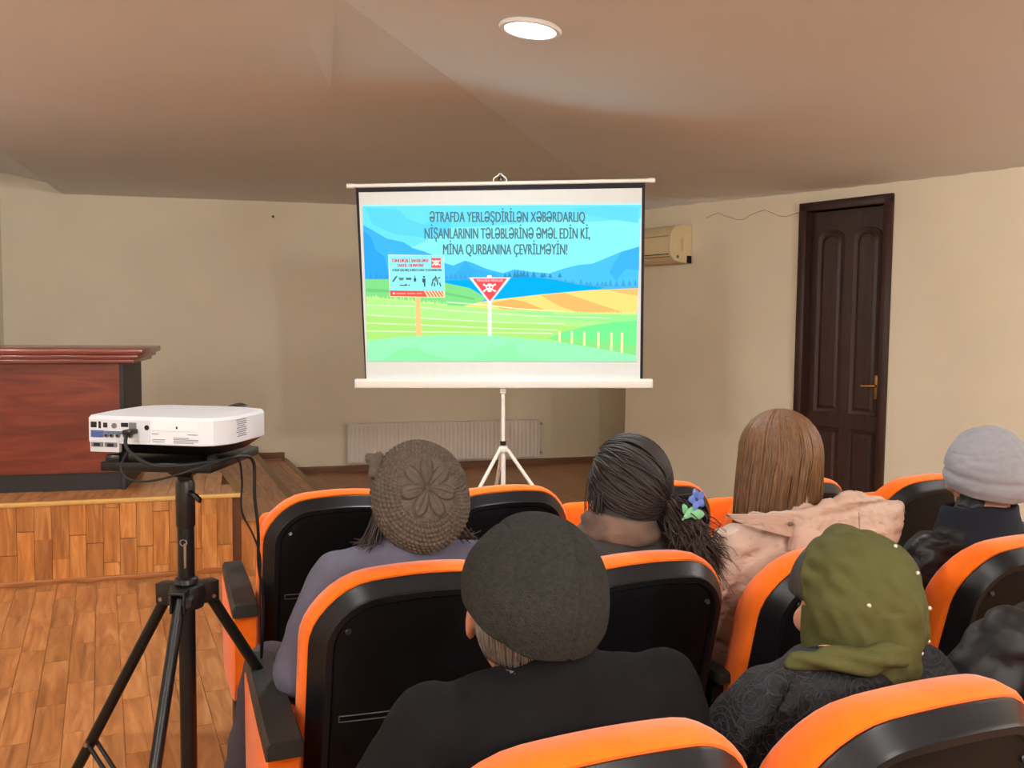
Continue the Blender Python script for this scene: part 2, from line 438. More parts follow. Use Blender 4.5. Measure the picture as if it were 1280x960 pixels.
# upright strips on the stage front
stage_strips(deck, SF-U*1.0-V*0.004, U, Vector((0, 0, 1)), 26, 3*RIS-0.012, 0.0835, 0.30, 0.012, STRIPV, upright=True,
             test=lambda c: c.x < E0[0].x+0.02)
def bar(name, a, b, sx, sz, matl, parent, z):
    a = Vector(a); b = Vector(b); L_ = (b-a).length
    m = MB(); m.rbox((0, 0, 0), (L_, sx, sz), min(sx, sz)*0.3, 2)
    o = m.build(name, matl, None, loc=((a+b)/2+Vector((0, 0, z))), rot=(0, 0, math.atan2((b-a).y, (b-a).x)))
    bpy.context.view_layer.update(); o.parent = parent; o.matrix_parent_inverse = parent.matrix_world.inverted(); return o
bar('nosing', FL-V*0.006, E0[0]+U*0.01-V*0.006, 0.03, 0.026, NOSING, stage, 3*RIS-0.006)
bar('foot_strip', FL-V*0.012, SF+U*1.18-V*0.012, 0.022, 0.03, wood('foot_strip_wood', (150, 90, 44), (176, 108, 56), (196, 128, 70), axis=0), stage, 0.015)
NOSE2 = mat('step_nosing', (146, 112, 70), 0.4, metal=0.3)
bar('nosing', E0[0]+n1*0.0, E0[1], 0.05, 0.012, NOSE2, stage, 3*RIS-0.003)
bar('nosing', E1[0], E1[1], 0.05, 0.012, NOSE2, stage, 2*RIS-0.003)
bar('nosing', E2[0], E2[1], 0.05, 0.012, NOSE2, stage, RIS-0.003)

def baseboard(name, a, b, n, z0, h=0.06):
    a = Vector(a); b = Vector(b); m = MB(); o = Vector(n).normalized()*0.014
    vs = []
    for p in (a, b): vs += [(p.x, p.y, z0), (p.x, p.y, z0+h), (p.x+o.x*0.5, p.y+o.y*0.5, z0+h), (p.x+o.x, p.y+o.y, z0+h*0.7), (p.x+o.x, p.y+o.y, z0)]
    m.add(vs, [(0, 5, 6, 1), (1, 6, 7, 2), (2, 7, 8, 3), (3, 8, 9, 4), (4, 9, 5, 0), (0, 1, 2, 3, 4), (9, 8, 7, 6, 5)])
    return tag(m.build(name, SKIRT, smooth=0), kind='structure')
wl = lambda t: BL+(BR-BL).normalized()*t
baseboard('baseboard_back', wl(2.32), BR, -V, 0)
baseboard('baseboard_step', wl(1.92), wl(2.31), -V, RIS)
baseboard('baseboard_right', RC+RA*0.02, RC+RA*1.675, RN, 0)
baseboard('baseboard_side', RC+RA*2.41, RE, RN, 0)

# ---- ceiling: a shallow fold, the right side falling towards the right wall
FQ = Vector((-0.626, 3.28, 0)); FE = Vector((0.2995, 0.954, 0)); FR = Vector((0.954, -0.2995, 0))
def ceil_h(x, y):
    d = (x-FQ.x)*FR.x+(y-FQ.y)*FR.y
    h = np.where(d < 0, 2.58+0.018*d, 2.58-0.22*(1-np.exp(-np.maximum(d, 0)/0.75)))
    dw = (x-RC.x)*RN.x+(y-RC.y)*RN.y
    hw = 2.40+0.5*np.maximum(dw, -0.4); k = 0.05
    t = np.clip(0.5+0.5*(hw-h)/k, 0, 1)
    h = h*t+hw*(1-t)-k*t*(1-t)
    return h
ds = np.concatenate([np.linspace(-7.5, -2.6, 22), np.arange(-2.5, 0, 0.03), [0.0], np.linspace(0.04, 3.0, 60), np.linspace(3.2, 9.0, 16)])
es = np.linspace(-9.5, 7.2, 130)
Dg, Eg = np.meshgrid(ds, es); X = FQ.x+Dg*FR.x+Eg*FE.x; Y = FQ.y+Dg*FR.y+Eg*FE.y
Z = ceil_h(X, Y)
bm = bmesh.new(); grid = [[bm.verts.new((X[i, j], Y[i, j], Z[i, j])) for j in range(len(ds))] for i in range(len(es))]
for i in range(len(es)-1):
    for j in range(len(ds)-1): bm.faces.new((grid[i][j], grid[i+1][j], grid[i+1][j+1], grid[i][j+1]))
CA = Vector((-3.877, 7.642, 2.51)); CD = Vector((0.506, -1.791, 0)).normalized(); CN = Vector((CD.y, -CD.x, 0))
if CN.x > 0: CN = -CN
geom = bm.verts[:]+bm.edges[:]+bm.faces[:]
bmesh.ops.bisect_plane(bm, geom=geom, plane_co=CA, plane_no=CN)
bmesh.ops.bisect_plane(bm, geom=bm.verts[:]+bm.edges[:]+bm.faces[:], plane_co=(0, 4.4, 0), plane_no=(0, 1, 0))
dead = [f for f in bm.faces if (f.calc_center_median()-CA).dot(CN) > 1e-4 and f.calc_center_median().y > 4.4]
bmesh.ops.delete(bm, geom=dead, context='FACES')
me = bpy.data.meshes.new('ceiling'); bm.to_mesh(me); bm.free(); me.shade_smooth(); me.set_sharp_from_angle(angle=0.13)
ceiling = tag(link('ceiling', me, CEIL), kind='structure')
so = ceiling.modifiers.new('thick', 'SOLIDIFY'); so.thickness = 0.03; so.offset = -1.0; so.use_rim = False
# a lapped joint in the boarding above the screen
ja, jb = Vector((-0.68, 3.36, 0)), Vector((-0.925, 4.50, 0)); m = MB(); S = []
for t in np.linspace(0, 1, 17):
    p_ = ja.lerp(jb, t); hgt = 0.009*math.sin(math.pi*min(1, t*0.85+0.15)*1.0)**1.0*min(1, t*5)-0.001
    ring = []
    for off, dz in ((-0.004, -hgt), (0.0, -hgt), (0.16*(1-t)+0.01, 0.002), (0.16*(1-t)+0.01, 0.01), (-0.004, 0.01)):
        x_, y_ = p_.x-0.0-off*1.0, p_.y; ring.append((x_, y_, float(ceil_h(np.array(x_), np.array(y_)))+dz))
    S.append(ring)
m.loft(S); m.build('board_joint', CEIL, ceiling, smooth=0.3)
# the raised bay over the left corner
m = MB(); k = 1.92
A1 = CA+Vector((0, 0, 0.012)); B1 = Vector((-4.33, 7.50, 2.615)); B2 = B1+(B1-A1)*0.9; A2 = A1+CD*3.4
m.add([A1+V*0.3, B2+V*0.3, B2+CD*3.4+Vector((0, 0, .55)), A2+Vector((0, 0, .50)), A1+V*0.3+Vector((0, 0, .03)), B2+V*0.3+Vector((0, 0, .03)), B2+CD*3.4+Vector((0, 0, .58)), A2+Vector((0, 0, .53))],
      [(0, 1, 2, 3), (7, 6, 5, 4), (0, 4, 5, 1), (1, 5, 6, 2), (2, 6, 7, 3), (3, 7, 4, 0)])
m.build('ceiling_bay', CEIL, ceiling, smooth=0)

# ---- ceiling lamps (round LED panels)
def lamp(x, y, watts, col, label, globe=True):
    z = float(ceil_h(np.array(x), np.array(y))); e = 0.01
    gx = float(ceil_h(np.array(x+e), np.array(y))-ceil_h(np.array(x-e), np.array(y)))/(2*e)
    gy = float(ceil_h(np.array(x), np.array(y+e))-ceil_h(np.array(x), np.array(y-e)))/(2*e)
    n = Vector((-gx, -gy, 1)).normalized(); q = n.to_track_quat('Z', 'Y')
    root = empty('ceiling_lamp', (x, y, z-0.001)); tag(root, label, 'lamp', 'round ceiling lamps')
    em = bpy.data.materials.new('lamp_diffuser'); em.use_nodes = True; b = em.node_tree.nodes['Principled BSDF']
    b.inputs['Emission Color'].default_value = (*col, 1); b.inputs['Emission Strength'].default_value = 12.0
    if globe:      # unseen lamps: assumed opal globe on a stem, so light reaches the ceiling
        MB().lathe([(0.01, 0.0), (0.055, 0.0), (0.055, -0.012), (0.014, -0.02), (0.012, -0.07), (0.01, -0.075)], 24).build('stem', LAMPRIM, root)
        MB().ell((0, 0, -0.135), (0.075, 0.075, 0.07), 24, 14).build('globe', em, root)
        b.inputs['Emission Strength'].default_value = watts/(math.pi*4*math.pi*0.0733**2)   # the glowing globe is the light
        return root
    else:
        root.rotation_euler = q.to_euler()
        MB().lathe([(0.085, 0.0), (0.108, 0.0), (0.112, -0.006), (0.106, -0.014), (0.092, -0.014), (0.088, -0.008)], 40).build('rim', LAMPRIM, root)
        MB().lathe([(0.004, -0.0125), (0.06, -0.0120), (0.091, -0.010), (0.091, -0.004), (0.004, -0.004)], 40).build('diffuser', em, root)
        ld = bpy.data.lights.new('lamp_light', 'AREA'); ld.shape = 'DISK'; ld.size = 0.19
        lo = bpy.data.objects.new('lamp_light', ld); lo.location = (0, 0, -0.018)
    ld.energy = watts; ld.color = col; COL.objects.link(lo); lo.parent = root
    return root
LL = ['round white ceiling lamp glowing above the projection screen', 'opal globe lamp over the seats out of view', 'opal globe lamp over the aisle out of view', 'added opal globe lamp beside the stage out of view',
      'added opal globe lamp near the right wall out of view', 'opal globe lamp behind the camera on the right out of view', 'opal globe lamp behind the camera on the left out of view', 'opal globe lamp in the rear right corner out of view']
for i, (a, l) in enumerate(zip(LAMPS, LL)): lamp(*a, l, globe=i > 0)

# ---- door in the right wall
door = tag(empty('door_1', tuple(RC+RA*(S0+S1)/2), math.atan2(RA.y, RA.x)), kind='structure')
# local: x along the wall towards us, -y ... RN is local -y
DW = S1-S0
m = MB()
for sx in (-1, 1): m.rbox((sx*(DW/2-0.002), -0.012, DZ/2+0.0), (0.062, 0.03, DZ+0.02), 0.006)
m.rbox((0, -0.012, DZ-0.012), (DW+0.058, 0.03, 0.062), 0.006)
m.build('casing', DOORW, door)
m = MB()
for sx in (-1, 1): m.box((sx*(DW/2-0.013), 0.075, DZ/2-0.01), (0.026, 0.15, DZ-0.02))
m.box((0, 0.075, DZ-0.022), (DW-0.05, 0.15, 0.026))
m.build('jamb', DOORW, door, smooth=0)
LW = DW-0.056; LH = DZ-0.045
m = MB(); m.box((0, 0.085, LH/2), (LW, 0.04, LH)); leaf = m.build('leaf', DOORW, door, smooth=0)
m = MB(); m.box((0, 0.17, DZ/2), (DW+0.1, 0.02, DZ)); m.build('backing', DARKGAP, door, smooth=0)
def panel(cx, z0, z1, wd, arch):
    pl = [(-wd/2, z0), (wd/2, z0)]
    if arch:
        for i in range(9):
            a = math.pi*i/8; pl.append((wd/2*math.cos(a), z1-wd*0.30+wd*0.30*math.sin(a)))
    else: pl += [(wd/2, z1), (-wd/2, z1)]
    def ring(ins, y):
        c = ((z0+z1)/2); return [(cx+x*(1-2*ins/wd), y, c+(z-c)*(1-2*ins/(z1-z0))) for x, z in pl]
    MB().loft([ring(0, 0.067), ring(0.004, 0.058), ring(0.014, 0.060), ring(0.03, 0.066), ring(0.05, 0.058)]).build('panel', DOORW, leaf, smooth=0.3)
for sx in (-1, 1):
    panel(sx*LW*0.235, 0.82, LH-0.13, LW*0.36, True)
    panel(sx*LW*0.235, 0.14, 0.72, LW*0.36, False)
m = MB(); m.rbox((LW/2-0.05, 0.058, 1.02), (0.035, 0.012, 0.16), 0.004); hp = m.build('handle_plate', BRASS, leaf)
m = MB(); m.tube([(LW/2-0.05, 0.056, 1.03), (LW/2-0.05, 0.022, 1.03), (LW/2-0.062, 0.014, 1.03), (LW/2-0.14, 0.014, 1.026)], 0.008, 10); m.build('handle', BRASS, leaf)

# ================================================================ THINGS ALONG THE BACK
# ---- radiator
rd0 = Vector((-1.575, 8.37, 0)); RL = 1.92
rad = empty('radiator', tuple(rd0+U*RL/2-V*0.03), TH); tag(rad, 'long white panel radiator low on the back wall behind the screen', 'radiator')
m = MB(); prof = []; n = 46
top, bot = 0.46, 0.088
xs = np.linspace(-RL/2, RL/2, n*4+1)
f = [(-0.052-0.006*(1 if (i % 4) in (1, 2) else 0)) for i in range(len(xs))]
m.loft([[(x, f[i], bot+0.02), (x, f[i], top-0.02), (x, -0.05, top-0.005), (x, -0.05, top-0.005+0.004), (x, -0.044, top), (x, -0.04, top-0.02), (x, -0.04, bot+0.02), (x, -0.05, bot)] for i, x in enumerate(xs)])
m.build('front_panel', RADM, rad, smooth=0.3)
m = MB(); m.box((0, -0.008, (top+bot)/2), (RL-0.02, 0.02, top-bot-0.02)); m.build('rear_panel', RADM, rad, smooth=0)
m = MB(); m.box((0, -0.026, top+0.002), (RL, 0.062, 0.008))
for i in range(60): m.box((-RL/2+0.03+i*(RL-0.06)/59, -0.026, top+0.008), (0.01, 0.05, 0.004))
m.build('top_grille', RADM, rad, smooth=0)
for sx in (-1, 1):
    m = MB(); m.box((sx*(RL/2+0.002), -0.026, (top+bot)/2), (0.006, 0.066, top-bot+0.01)); m.build('side_cover', RADM, rad, smooth=0)
for z in (top-0.035, bot+0.04):
    m = MB(); m.tube([(RL/2, -0.026, z), (RL/2+0.035, -0.026, z)], 0.012, 10); m.tube([(RL/2+0.03, -0.05, z), (RL/2+0.03, 0.03, z)], 0.009, 8); m.build('valve', STEEL, rad)
for sx in (-0.7, 0.7):
    m = MB(); m.box((sx, 0.012, 0.28), (0.03, 0.045, 0.30)); m.build('bracket', RADM, rad, smooth=0)

# ---- air conditioner on the right wall (local x along the wall towards us, -y into the room)
ACL = 0.60; AS = 0.700
ac = empty('air_conditioner', rw(AS-ACL/2, 0.0, 1.925), math.atan2(RA.y, RA.x)); tag(ac, 'ivory wall mounted air conditioner between the screen and the door', 'air conditioner')
AD, AH = 0.25, 0.30
prof = [(0.0, 0.03), (0.0, AH), (-0.05, AH+0.003), (-0.14, AH), (-0.20, AH-0.02), (-0.235, AH-0.06), (-AD, AH-0.12), (-AD, 0.09), (-0.235, 0.045), (-0.20, 0.015), (-0.12, 0.0), (-0.04, 0.0)]
def acring(x, k=1.0, dy=0.0): 
    cy, cz = -AD/2, AH/2
    return [(x, cy+(y-cy)*k, cz+(z-cz)*k) for y, z in prof]
MB().loft([acring(-ACL/2+0.02, .97), acring(ACL/2-0.022, .97)]).build('body', ACM, ac, smooth=0.5)
for sx in (-1, 1):
    e = MB().loft([acring(sx*(ACL/2-0.022), 1.0), acring(sx*(ACL/2-0.004), 1.0), acring(sx*ACL/2, 0.97)]).build('end_cap', ACM, ac, smooth=0.5)
    if sx > 0:
        m = MB(); m.box((ACL/2+0.0005, -0.115, 0.145), (0.003, 0.026, 0.105)); m.build('level_window', mat('grey_window', (196, 182, 160), 0.4), e, smooth=0)
        m = MB(); m.lathe([(0.002, 0), (0.0135, 0), (0.0135, 0.002), (0.002, 0.002)], 16, Matrix.Translation((ACL/2, -0.165, 0.045)) @ Matrix.Rotation(math.pi/2, 4, 'Y')); m.build('badge', mat('badge_teal', (58, 110, 112), 0.4), e)
        m = MB(); m.box((ACL/2-0.002, -0.028, 0.03), (0.008, 0.056, 0.058)); m.build('pipe_opening', DARKGAP, e, smooth=0)
for z in (0.045, 0.063):
    m = MB(); m.box((0, -0.232+ (0.010 if z < .05 else 0), z), (ACL-0.06, 0.014, 0.007)); m.build('air_slot', DARKGAP, ac, smooth=0)
m = MB(); m.box((0, -AD+0.0, 0.205), (ACL-0.05, 0.008, 0.005)); m.build('panel_joint', mat('ac_joint', (170, 150, 112), 0.6), ac, smooth=0)

# ---- desk on the stage (local x along the stage front, y to the back)
desk = empty('presidium_desk', (-2.214, 5.012, 3*RIS), math.radians(15)); tag(desk, 'cherry wood desk with stepped top and black plinth on the stage', 'desk')
DL = 1.75
m = MB(); m.box((-DL/2-0.015, 0.02, 0.415), (DL, 0.022, 0.625)); m.build('front_panel', CHERRY, desk, smooth=0)
m = MB(); m.box((-DL/2-0.015, 0.03, 0.052), (DL, 0.022, 0.10)); m.build('plinth', BLACKWOOD, desk, smooth=0)
for x in (0.0, -DL-0.03):
    m = MB(); m.rbox((x-0.012, 0.33, 0.365), (0.026, 0.66, 0.73), 0.003, 1); m.build('side_panel', BLACKWOOD, desk)
for i, (ov, z0, z1) in enumerate(((0.075, 0.728, 0.752), (0.098, 0.752, 0.778), (0.125, 0.778, 0.812))):
    m = MB(); m.rbox((-DL/2-0.015, 0.33, (z0+z1)/2), (DL+2*ov, 0.62+ov*1.5, z1-z0), 0.004, 2)
    m.build('top_tier' if i < 2 else 'desktop', CHERRYTOP, desk)

# ---- projection screen on its tripod
scr = empty('projection_screen', (-0.033, 4.4, 0.0)); scr.rotation_euler = (0, math.radians(-0.6), 0)
tag(scr, 'white tripod projection screen with black border showing a bright landscape slide', 'projection screen')
K = 0.001174; SZ = 1.620
def zx(X): return (X-640)*K
def zz_(Y): return SZ-(Y-480)*K
def poly_part(name, pts, matl, parent, layer, clip=True):
    P = []
    for X_, Y_ in pts:
        if clip:
            Y_ = min(max(Y_, 152), 813); X_ = min(max(X_, 48+17*(Y_-155)/660), 1222-17*(Y_-150)/665)
        P.append((zx(X_), zz_(Y_)))
    y = -0.0016-0.00035*layer
    me = bpy.data.meshes.new(name)
    me.from_pydata([(x, y, z) for x, z in P], [], [tuple(range(len(P)))]); me.validate()
    bm = bmesh.new(); bm.from_mesh(me); bmesh.ops.triangulate(bm, faces=bm.faces[:]); bm.normal_update()
    if bm.faces and sum(f.normal.y*f.calc_area() for f in bm.faces) > 0: bmesh.ops.reverse_faces(bm, faces=bm.faces[:])
    bm.to_mesh(me); bm.free()
    return link(name, me, matl, parent)
_em = {}
def glow(c):
    if c not in _em:
        _em[c] = mat('projected_%d_%d_%d' % c, tuple(int(v*0.42) for v in c), 0.9, emit=c, estr=SCREEN_E, spec=0.0)
    return _em[c]
SHEET = mat('screen_fabric', (212, 216, 214), 0.9, var=0.015, vscale=5, stretch=(6, 1, 1), spec=0.1)
SBLACK = mat('screen_border', (20, 20, 30), 0.8)
def quad_slab(name, pts, y0, y1, matl, parent):
    P = [(zx(a), zz_(b)) for a, b in pts]; return MB().prism(P, y0, y1).build(name, matl, parent, smooth=0)
quad_slab('border', [(20, 84), (1238, 62), (1236, 890), (52, 890)], 0.0, 0.0012, SBLACK, scr)
quad_slab('sheet', [(33, 102), (1225, 84), (1224, 890), (57, 890)], -0.001, 0.0, SHEET, scr)
m = MB(); m.tube([(zx(-4), 0.004, zz_(75)), (zx(1268), 0.004, zz_(52))], 0.0098, 14)
for X_, Y_ in ((-2, 75), (1264, 52)): m.tube([(zx(X_)-0.018, 0.004, zz_(Y_)), (zx(X_)+0.018, 0.004, zz_(Y_))], 0.012, 14)
m.build('top_bar', WHITEM, scr)
prof = [(-0.030, 0.002), (-0.034, 0.012), (-0.034, 0.036), (-0.028, 0.045), (0.012, 0.047), (0.024, 0.04), (0.026, 0.01), (0.018, 0.0), (-0.02, 0.0)]
x0, x1 = zx(16), zx(1270)
MB().loft([[(x, y, zz_(927)+z) for y, z in prof] for x in (x0, x0+0.004, x1-0.004, x1)]).build('case', WHITEM, scr, smooth=0.5)
for x, s in ((x0, -1), (x1, 1)):
    MB().loft([[(x+s*d, y*k, zz_(927)+0.0235+(z-0.0235)*k) for y, z in prof] for d, k in ((0, 1.06), (0.004, 1.06), (0.006, 0.95))]).build('case_end', WHITEP, scr, smooth=0.5)
# carrying hook over the top bar
hk = [(600, 62), (600, 46), (612, 36), (622, 30), (624, 25), (634, 25), (638, 32), (652, 42), (656, 50), (654, 62)]
m = MB(); m.tube([(zx(a), 0.0, zz_(b)) for a, b in hk], 0.0035, 8); m.build('hanger', WHITEM, scr)
m = MB(); m.rbox((zx(630), 0.008, zz_(50)), (0.022, 0.02, 0.034), 0.005); m.build('hook_clip', BLACKPLAST, scr)
# pole and legs
PZ = zz_(927)
m = MB(); m.tube([(0, 0.012, 0.10), (0, 0.012, 0.80)], 0.0125, 14); m.tube([(0, 0.012, 0.78), (0, 0.012, PZ-0.05)], 0.0095, 14); m.build('pole', WHITEM, scr)
m = MB(); m.tube([(0, 0.028, 0.8), (0, 0.028, zz_(58))], 0.008, 10); m.build('extension_rod', WHITEM, scr)
m = MB(); m.rbox((0, 0.004, PZ-0.012), (0.03, 0.03, 0.03), 0.004); m.rbox((0, 0.008, PZ-0.04), (0.018, 0.022, 0.04), 0.003); m.build('case_bracket', WHITEM, scr)
m = MB(); m.tube([(0, 0.012, 0.805), (0, 0.012, 0.826)], 0.015, 14); m.build('collar', BLACKPLAST, scr)
m = MB(); m.rbox((0, 0.012, 0.785), (0.046, 0.046, 0.032), 0.008); m.build('hub', WHITEM, scr)
for a in (-18, 102, 222):
    ca, sa = math.cos(math.radians(a)), math.sin(math.radians(a)); R0, R1 = 0.022, 0.60
    f = lambda r, z: (ca*r, 0.012+sa*r, z)
    m = MB(); m.tube([f(R0, 0.785), f(R1, 0.012)], 0.0095, 10); lg = m.build('leg', WHITEM, scr)
    m = MB(); m.tube([f(0.012, 0.38), f(0.30, 0.405)], 0.006, 8); m.build('brace', WHITEM, lg)
    m = MB(); m.cap(f(R1-0.008, 0.022), f(R1+0.004, 0.013), 0.013); m.build('foot', BLACKPLAST, lg)

# ---- the projected slide, piece by piece
img = poly_part('projected_image', [(48, 155), (1222, 150), (1205, 815), (65, 812)], glow((104, 218, 250)), scr, 0)
def P(name, pts, c, layer, clip=True): return poly_part(name, pts, glow(c), img, layer, clip)
P('slide_edge', [(48, 154), (1222, 149), (1222, 154), (48, 159)], (170, 240, 252), 1, False)
P('sky_glow', [(48, 330), (110, 300), (260, 330), (420, 250), (640, 240), (860, 215), (1010, 225), (1222, 210), (1212, 500), (48, 500)], (130, 236, 250), 1)
P('cloud', [(60, 165), (200, 175), (240, 215), (300, 235), (360, 215), (420, 225), (420, 280), (300, 290), (180, 275), (90, 235)], (92, 208, 250), 2)
P('cloud', [(930, 170), (1060, 160), (1210, 165), (1210, 230), (1100, 215), (1010, 200)], (96, 210, 250), 2)
P('mountain', [(50, 238), (90, 260), (150, 295), (220, 310), (260, 335), (310, 350), (340, 362), (400, 400), (430, 408), (480, 387), (520, 400), (560, 418), (600, 430), (640, 440), (690, 424), (760, 435), (830, 440), (830, 560), (50, 560)], (62, 176, 238), 3)
P('mountain_shade', [(50, 262), (84, 290), (100, 340), (140, 372), (150, 420), (200, 470), (50, 470)], (46, 162, 236), 4)
P('mountain_shade', [(480, 390), (520, 425), (600, 440), (640, 455), (420, 460), (450, 430)], (54, 168, 226), 4)
P('mountain', [(820, 446), (900, 420), (960, 405), (1020, 400), (1080, 375), (1140, 350), (1215, 328), (1215, 512), (820, 512)], (72, 186, 240), 4)
P('mountain_shade', [(1140, 352), (1215, 330), (1215, 430), (1160, 420), (1120, 470), (1090, 440), (1110, 400)], (60, 172, 240), 5)
def pines(xs, yb, h, c, layer):
    m = []
    mb = MB()
    for x in xs:
        hh = h*rnd.uniform(0.6, 1.15); ww = 8+rnd.uniform(0, 3); y = -0.0016-0.00035*layer
        b = yb+rnd.uniform(-2, 2)
        mb.add([(zx(x-ww), y, zz_(b)), (zx(x+ww), y, zz_(b)), (zx(x), y, zz_(b-hh))], [(0, 1, 2)])
    me = bpy.data.meshes.new('pine_row'); me.from_pydata(mb.v, [], mb.f); tag(link('pine_row', me, glow(c), img), kind='stuff')
pines([80, 105, 125, 145, 172, 196], 466, 40, (58, 150, 214), 6)
pines([402, 420, 440, 462, 480, 500], 466, 30, (58, 156, 216), 6)
pines([650, 668, 690, 702, 716, 728, 744, 770, 805, 815, 840, 880], 458, 30, (52, 136, 190), 6)
pines([905, 935, 970, 995, 1010, 1040, 1060, 1075, 1095, 1120, 1150, 1175, 1200], 494, 30, (64, 158, 216), 6)
P('haze_hill', [(600, 470), (650, 446), (760, 446), (860, 458), (960, 480), (1100, 492), (1215, 490), (1215, 512), (600, 512)], (76, 176, 224), 5)
P('lake', [(395, 470), (480, 468), (560, 472), (640, 462), (760, 455), (860, 468), (960, 488), (1070, 500), (1020, 514), (850, 527), (600, 552), (500, 540), (395, 500)], (8, 168, 250), 7)
P('field', [(55, 465), (160, 465), (390, 480), (500, 503), (570, 545), (520, 580), (450, 600), (60, 570)], (124, 214, 130), 8)
P('field_furrow', [(60, 505), (400, 520), (520, 545), (520, 553), (400, 532), (60, 518)], (106, 200, 122), 9)
P('wheat_field', [(455, 584), (540, 562), (620, 550), (800, 530), (1000, 512), (1212, 503), (1208, 616), (1000, 612), (700, 600)], (250, 214, 122), 9)
P('wheat_stripe', [(585, 566), (680, 550), (730, 560), (830, 600), (640, 596)], (250, 176, 98), 10)
P('wheat_stripe', [(800, 534), (900, 523), (1010, 560), (1150, 606), (960, 606), (880, 580)], (250, 180, 104), 10)
P('wheat_stripe', [(1080, 510), (1210, 505), (1210, 535), (1140, 524)], (250, 186, 112), 10)
P('meadow', [(60, 540), (200, 552), (400, 575), (700, 596), (1208, 612), (1207, 740), (60, 735)], (172, 238, 136), 11)
P('meadow_band', [(60, 620), (330, 636), (700, 650), (1000, 668), (840, 720), (60, 720)], (168, 226, 118), 12)
P('meadow_band', [(640, 600), (1208, 618), (1208, 650), (900, 640)], (150, 232, 140), 12)
for a in ([(62, 572), (250, 578), (420, 596), (760, 618), (1100, 628)], [(62, 614), (300, 628), (600, 645), (900, 652)],
          [(62, 648), (330, 658), (640, 672), (870, 678)], [(62, 682), (300, 686), (560, 688), (850, 692)], [(400, 560), (560, 572), (700, 588), (900, 600)]):
    P('field_line', a+[(x, y+4) for x, y in a[::-1]], (216, 252, 196), 13)
P('hill', [(830, 716), (900, 686), (1000, 662), (1100, 648), (1208, 640), (1205, 800), (1000, 760)], (112, 246, 140), 13)
P('hill_shade', [(830, 716), (900, 710), (1000, 722), (1205, 745), (1205, 800), (1000, 760)], (132, 222, 128), 14)
P('foreground_hill', [(62, 727), (200, 709), (400, 700), (600, 703), (800, 722), (1000, 750), (1205, 788), (1205, 813), (66, 811)], (148, 250, 178), 15)
P('mound', [(130, 806), (200, 762), (260, 752), (330, 785), (420, 802), (420, 810), (130, 810)], (136, 240, 160), 16)
P('mound', [(480, 811), (560, 772), (690, 735), (700, 780), (830, 811)], (140, 243, 166), 16)
tuft = MB()
for i in range(46):
    x = 66+i*7.4+rnd.uniform(-3, 3); b = 545+(x-66)*0.09; h = rnd.uniform(6, 22); y = -0.0016-0.00035*14
    tuft.add([(zx(x-4), y, zz_(b)), (zx(x+4), y, zz_(b)), (zx(x+rnd.uniform(-3, 3)), y, zz_(b-h))], [(0, 1, 2)])
for i in range(30):
    x = 860+i*11.6; b = 614; h = rnd.uniform(6, 18); y = -0.0016-0.00035*14
    tuft.add([(zx(x-4), y, zz_(b)), (zx(x+4), y, zz_(b)), (zx(x), y, zz_(b-h))], [(0, 1, 2)])
me = bpy.data.meshes.new('grass_tufts'); me.from_pydata(tuft.v, [], tuft.f); tag(link('grass_tufts', me, glow((206, 236, 140)), img), kind='stuff')
for x, t, b in ((880, 684, 730), (932, 685, 738), (985, 686, 747), (1045, 688, 757), (1100, 690, 767), (1145, 690, 777)):
    P('fence_post', [(x-5, t), (x+5, t), (x+5, b), (x-5, b)], (236, 240, 172), 17)
P('sign_post', [(268, 538), (290, 538), (294, 706), (270, 706)], (250, 196, 128), 17)
P('sign_board', [(155, 362), (391, 366), (395, 543), (160, 540)], (236, 236, 178), 18)
P('sign_face', [(158, 364), (389, 368), (392, 516), (161, 513)], (142, 232, 240), 19)
P('sign_band', [(161, 513), (306, 515), (320, 540), (163, 537)], (232, 86, 76), 20)
for i in range(6):
    x = 312+i*13; P('sign_stripe', [(x, 515), (x+7, 515), (min(x+24, 393), 540), (min(x+17, 392), 540)], (232, 92, 82), 20)
P('sign_emblem', [(337, 376), (378, 377), (378, 419), (337, 418)], (236, 92, 92), 20)
def disc(name, cx, cy, rx, ry, c, layer, n=14): P(name, [(cx+rx*math.cos(2*math.pi*i/n), cy+ry*math.sin(2*math.pi*i/n)) for i in range(n)], c, layer)
def stroke(name, a, b, wd, c, layer):
    d = Vector((b[0]-a[0], b[1]-a[1])).normalized(); q = Vector((-d.y, d.x))*wd/2
    P(name, [(a[0]+q.x, a[1]+q.y), (b[0]+q.x, b[1]+q.y), (b[0]-q.x, b[1]-q.y), (a[0]-q.x, a[1]-q.y)], c, layer)
WH = (246, 240, 236); DK = (62, 84, 92); RDS = (236, 82, 84)
def skull(cx, cy, s, layer):
    for sg in (-1, 1): stroke('bone', (cx-24*s, cy-sg*13*s), (cx+24*s, cy+sg*15*s), 6*s, WH, layer)
    for ex in (-1, 1):
        for ey in (-1, 1): disc('bone_end', cx+ex*24*s, cy+ey*14*s, 5*s, 5*s, WH, layer, 8)
    disc('skull', cx, cy-4*s, 17*s, 15*s, WH, layer+1); P('jaw', [(cx-9*s, cy+6*s), (cx+9*s, cy+6*s), (cx+8*s, cy+18*s), (cx-8*s, cy+18*s)], WH, layer+1)
    for ex in (-1, 1): disc('eye_socket', cx+ex*7*s, cy-3*s, 4.5*s, 4.5*s, RDS, layer+2, 8)
skull(358, 397, 0.62, 21)
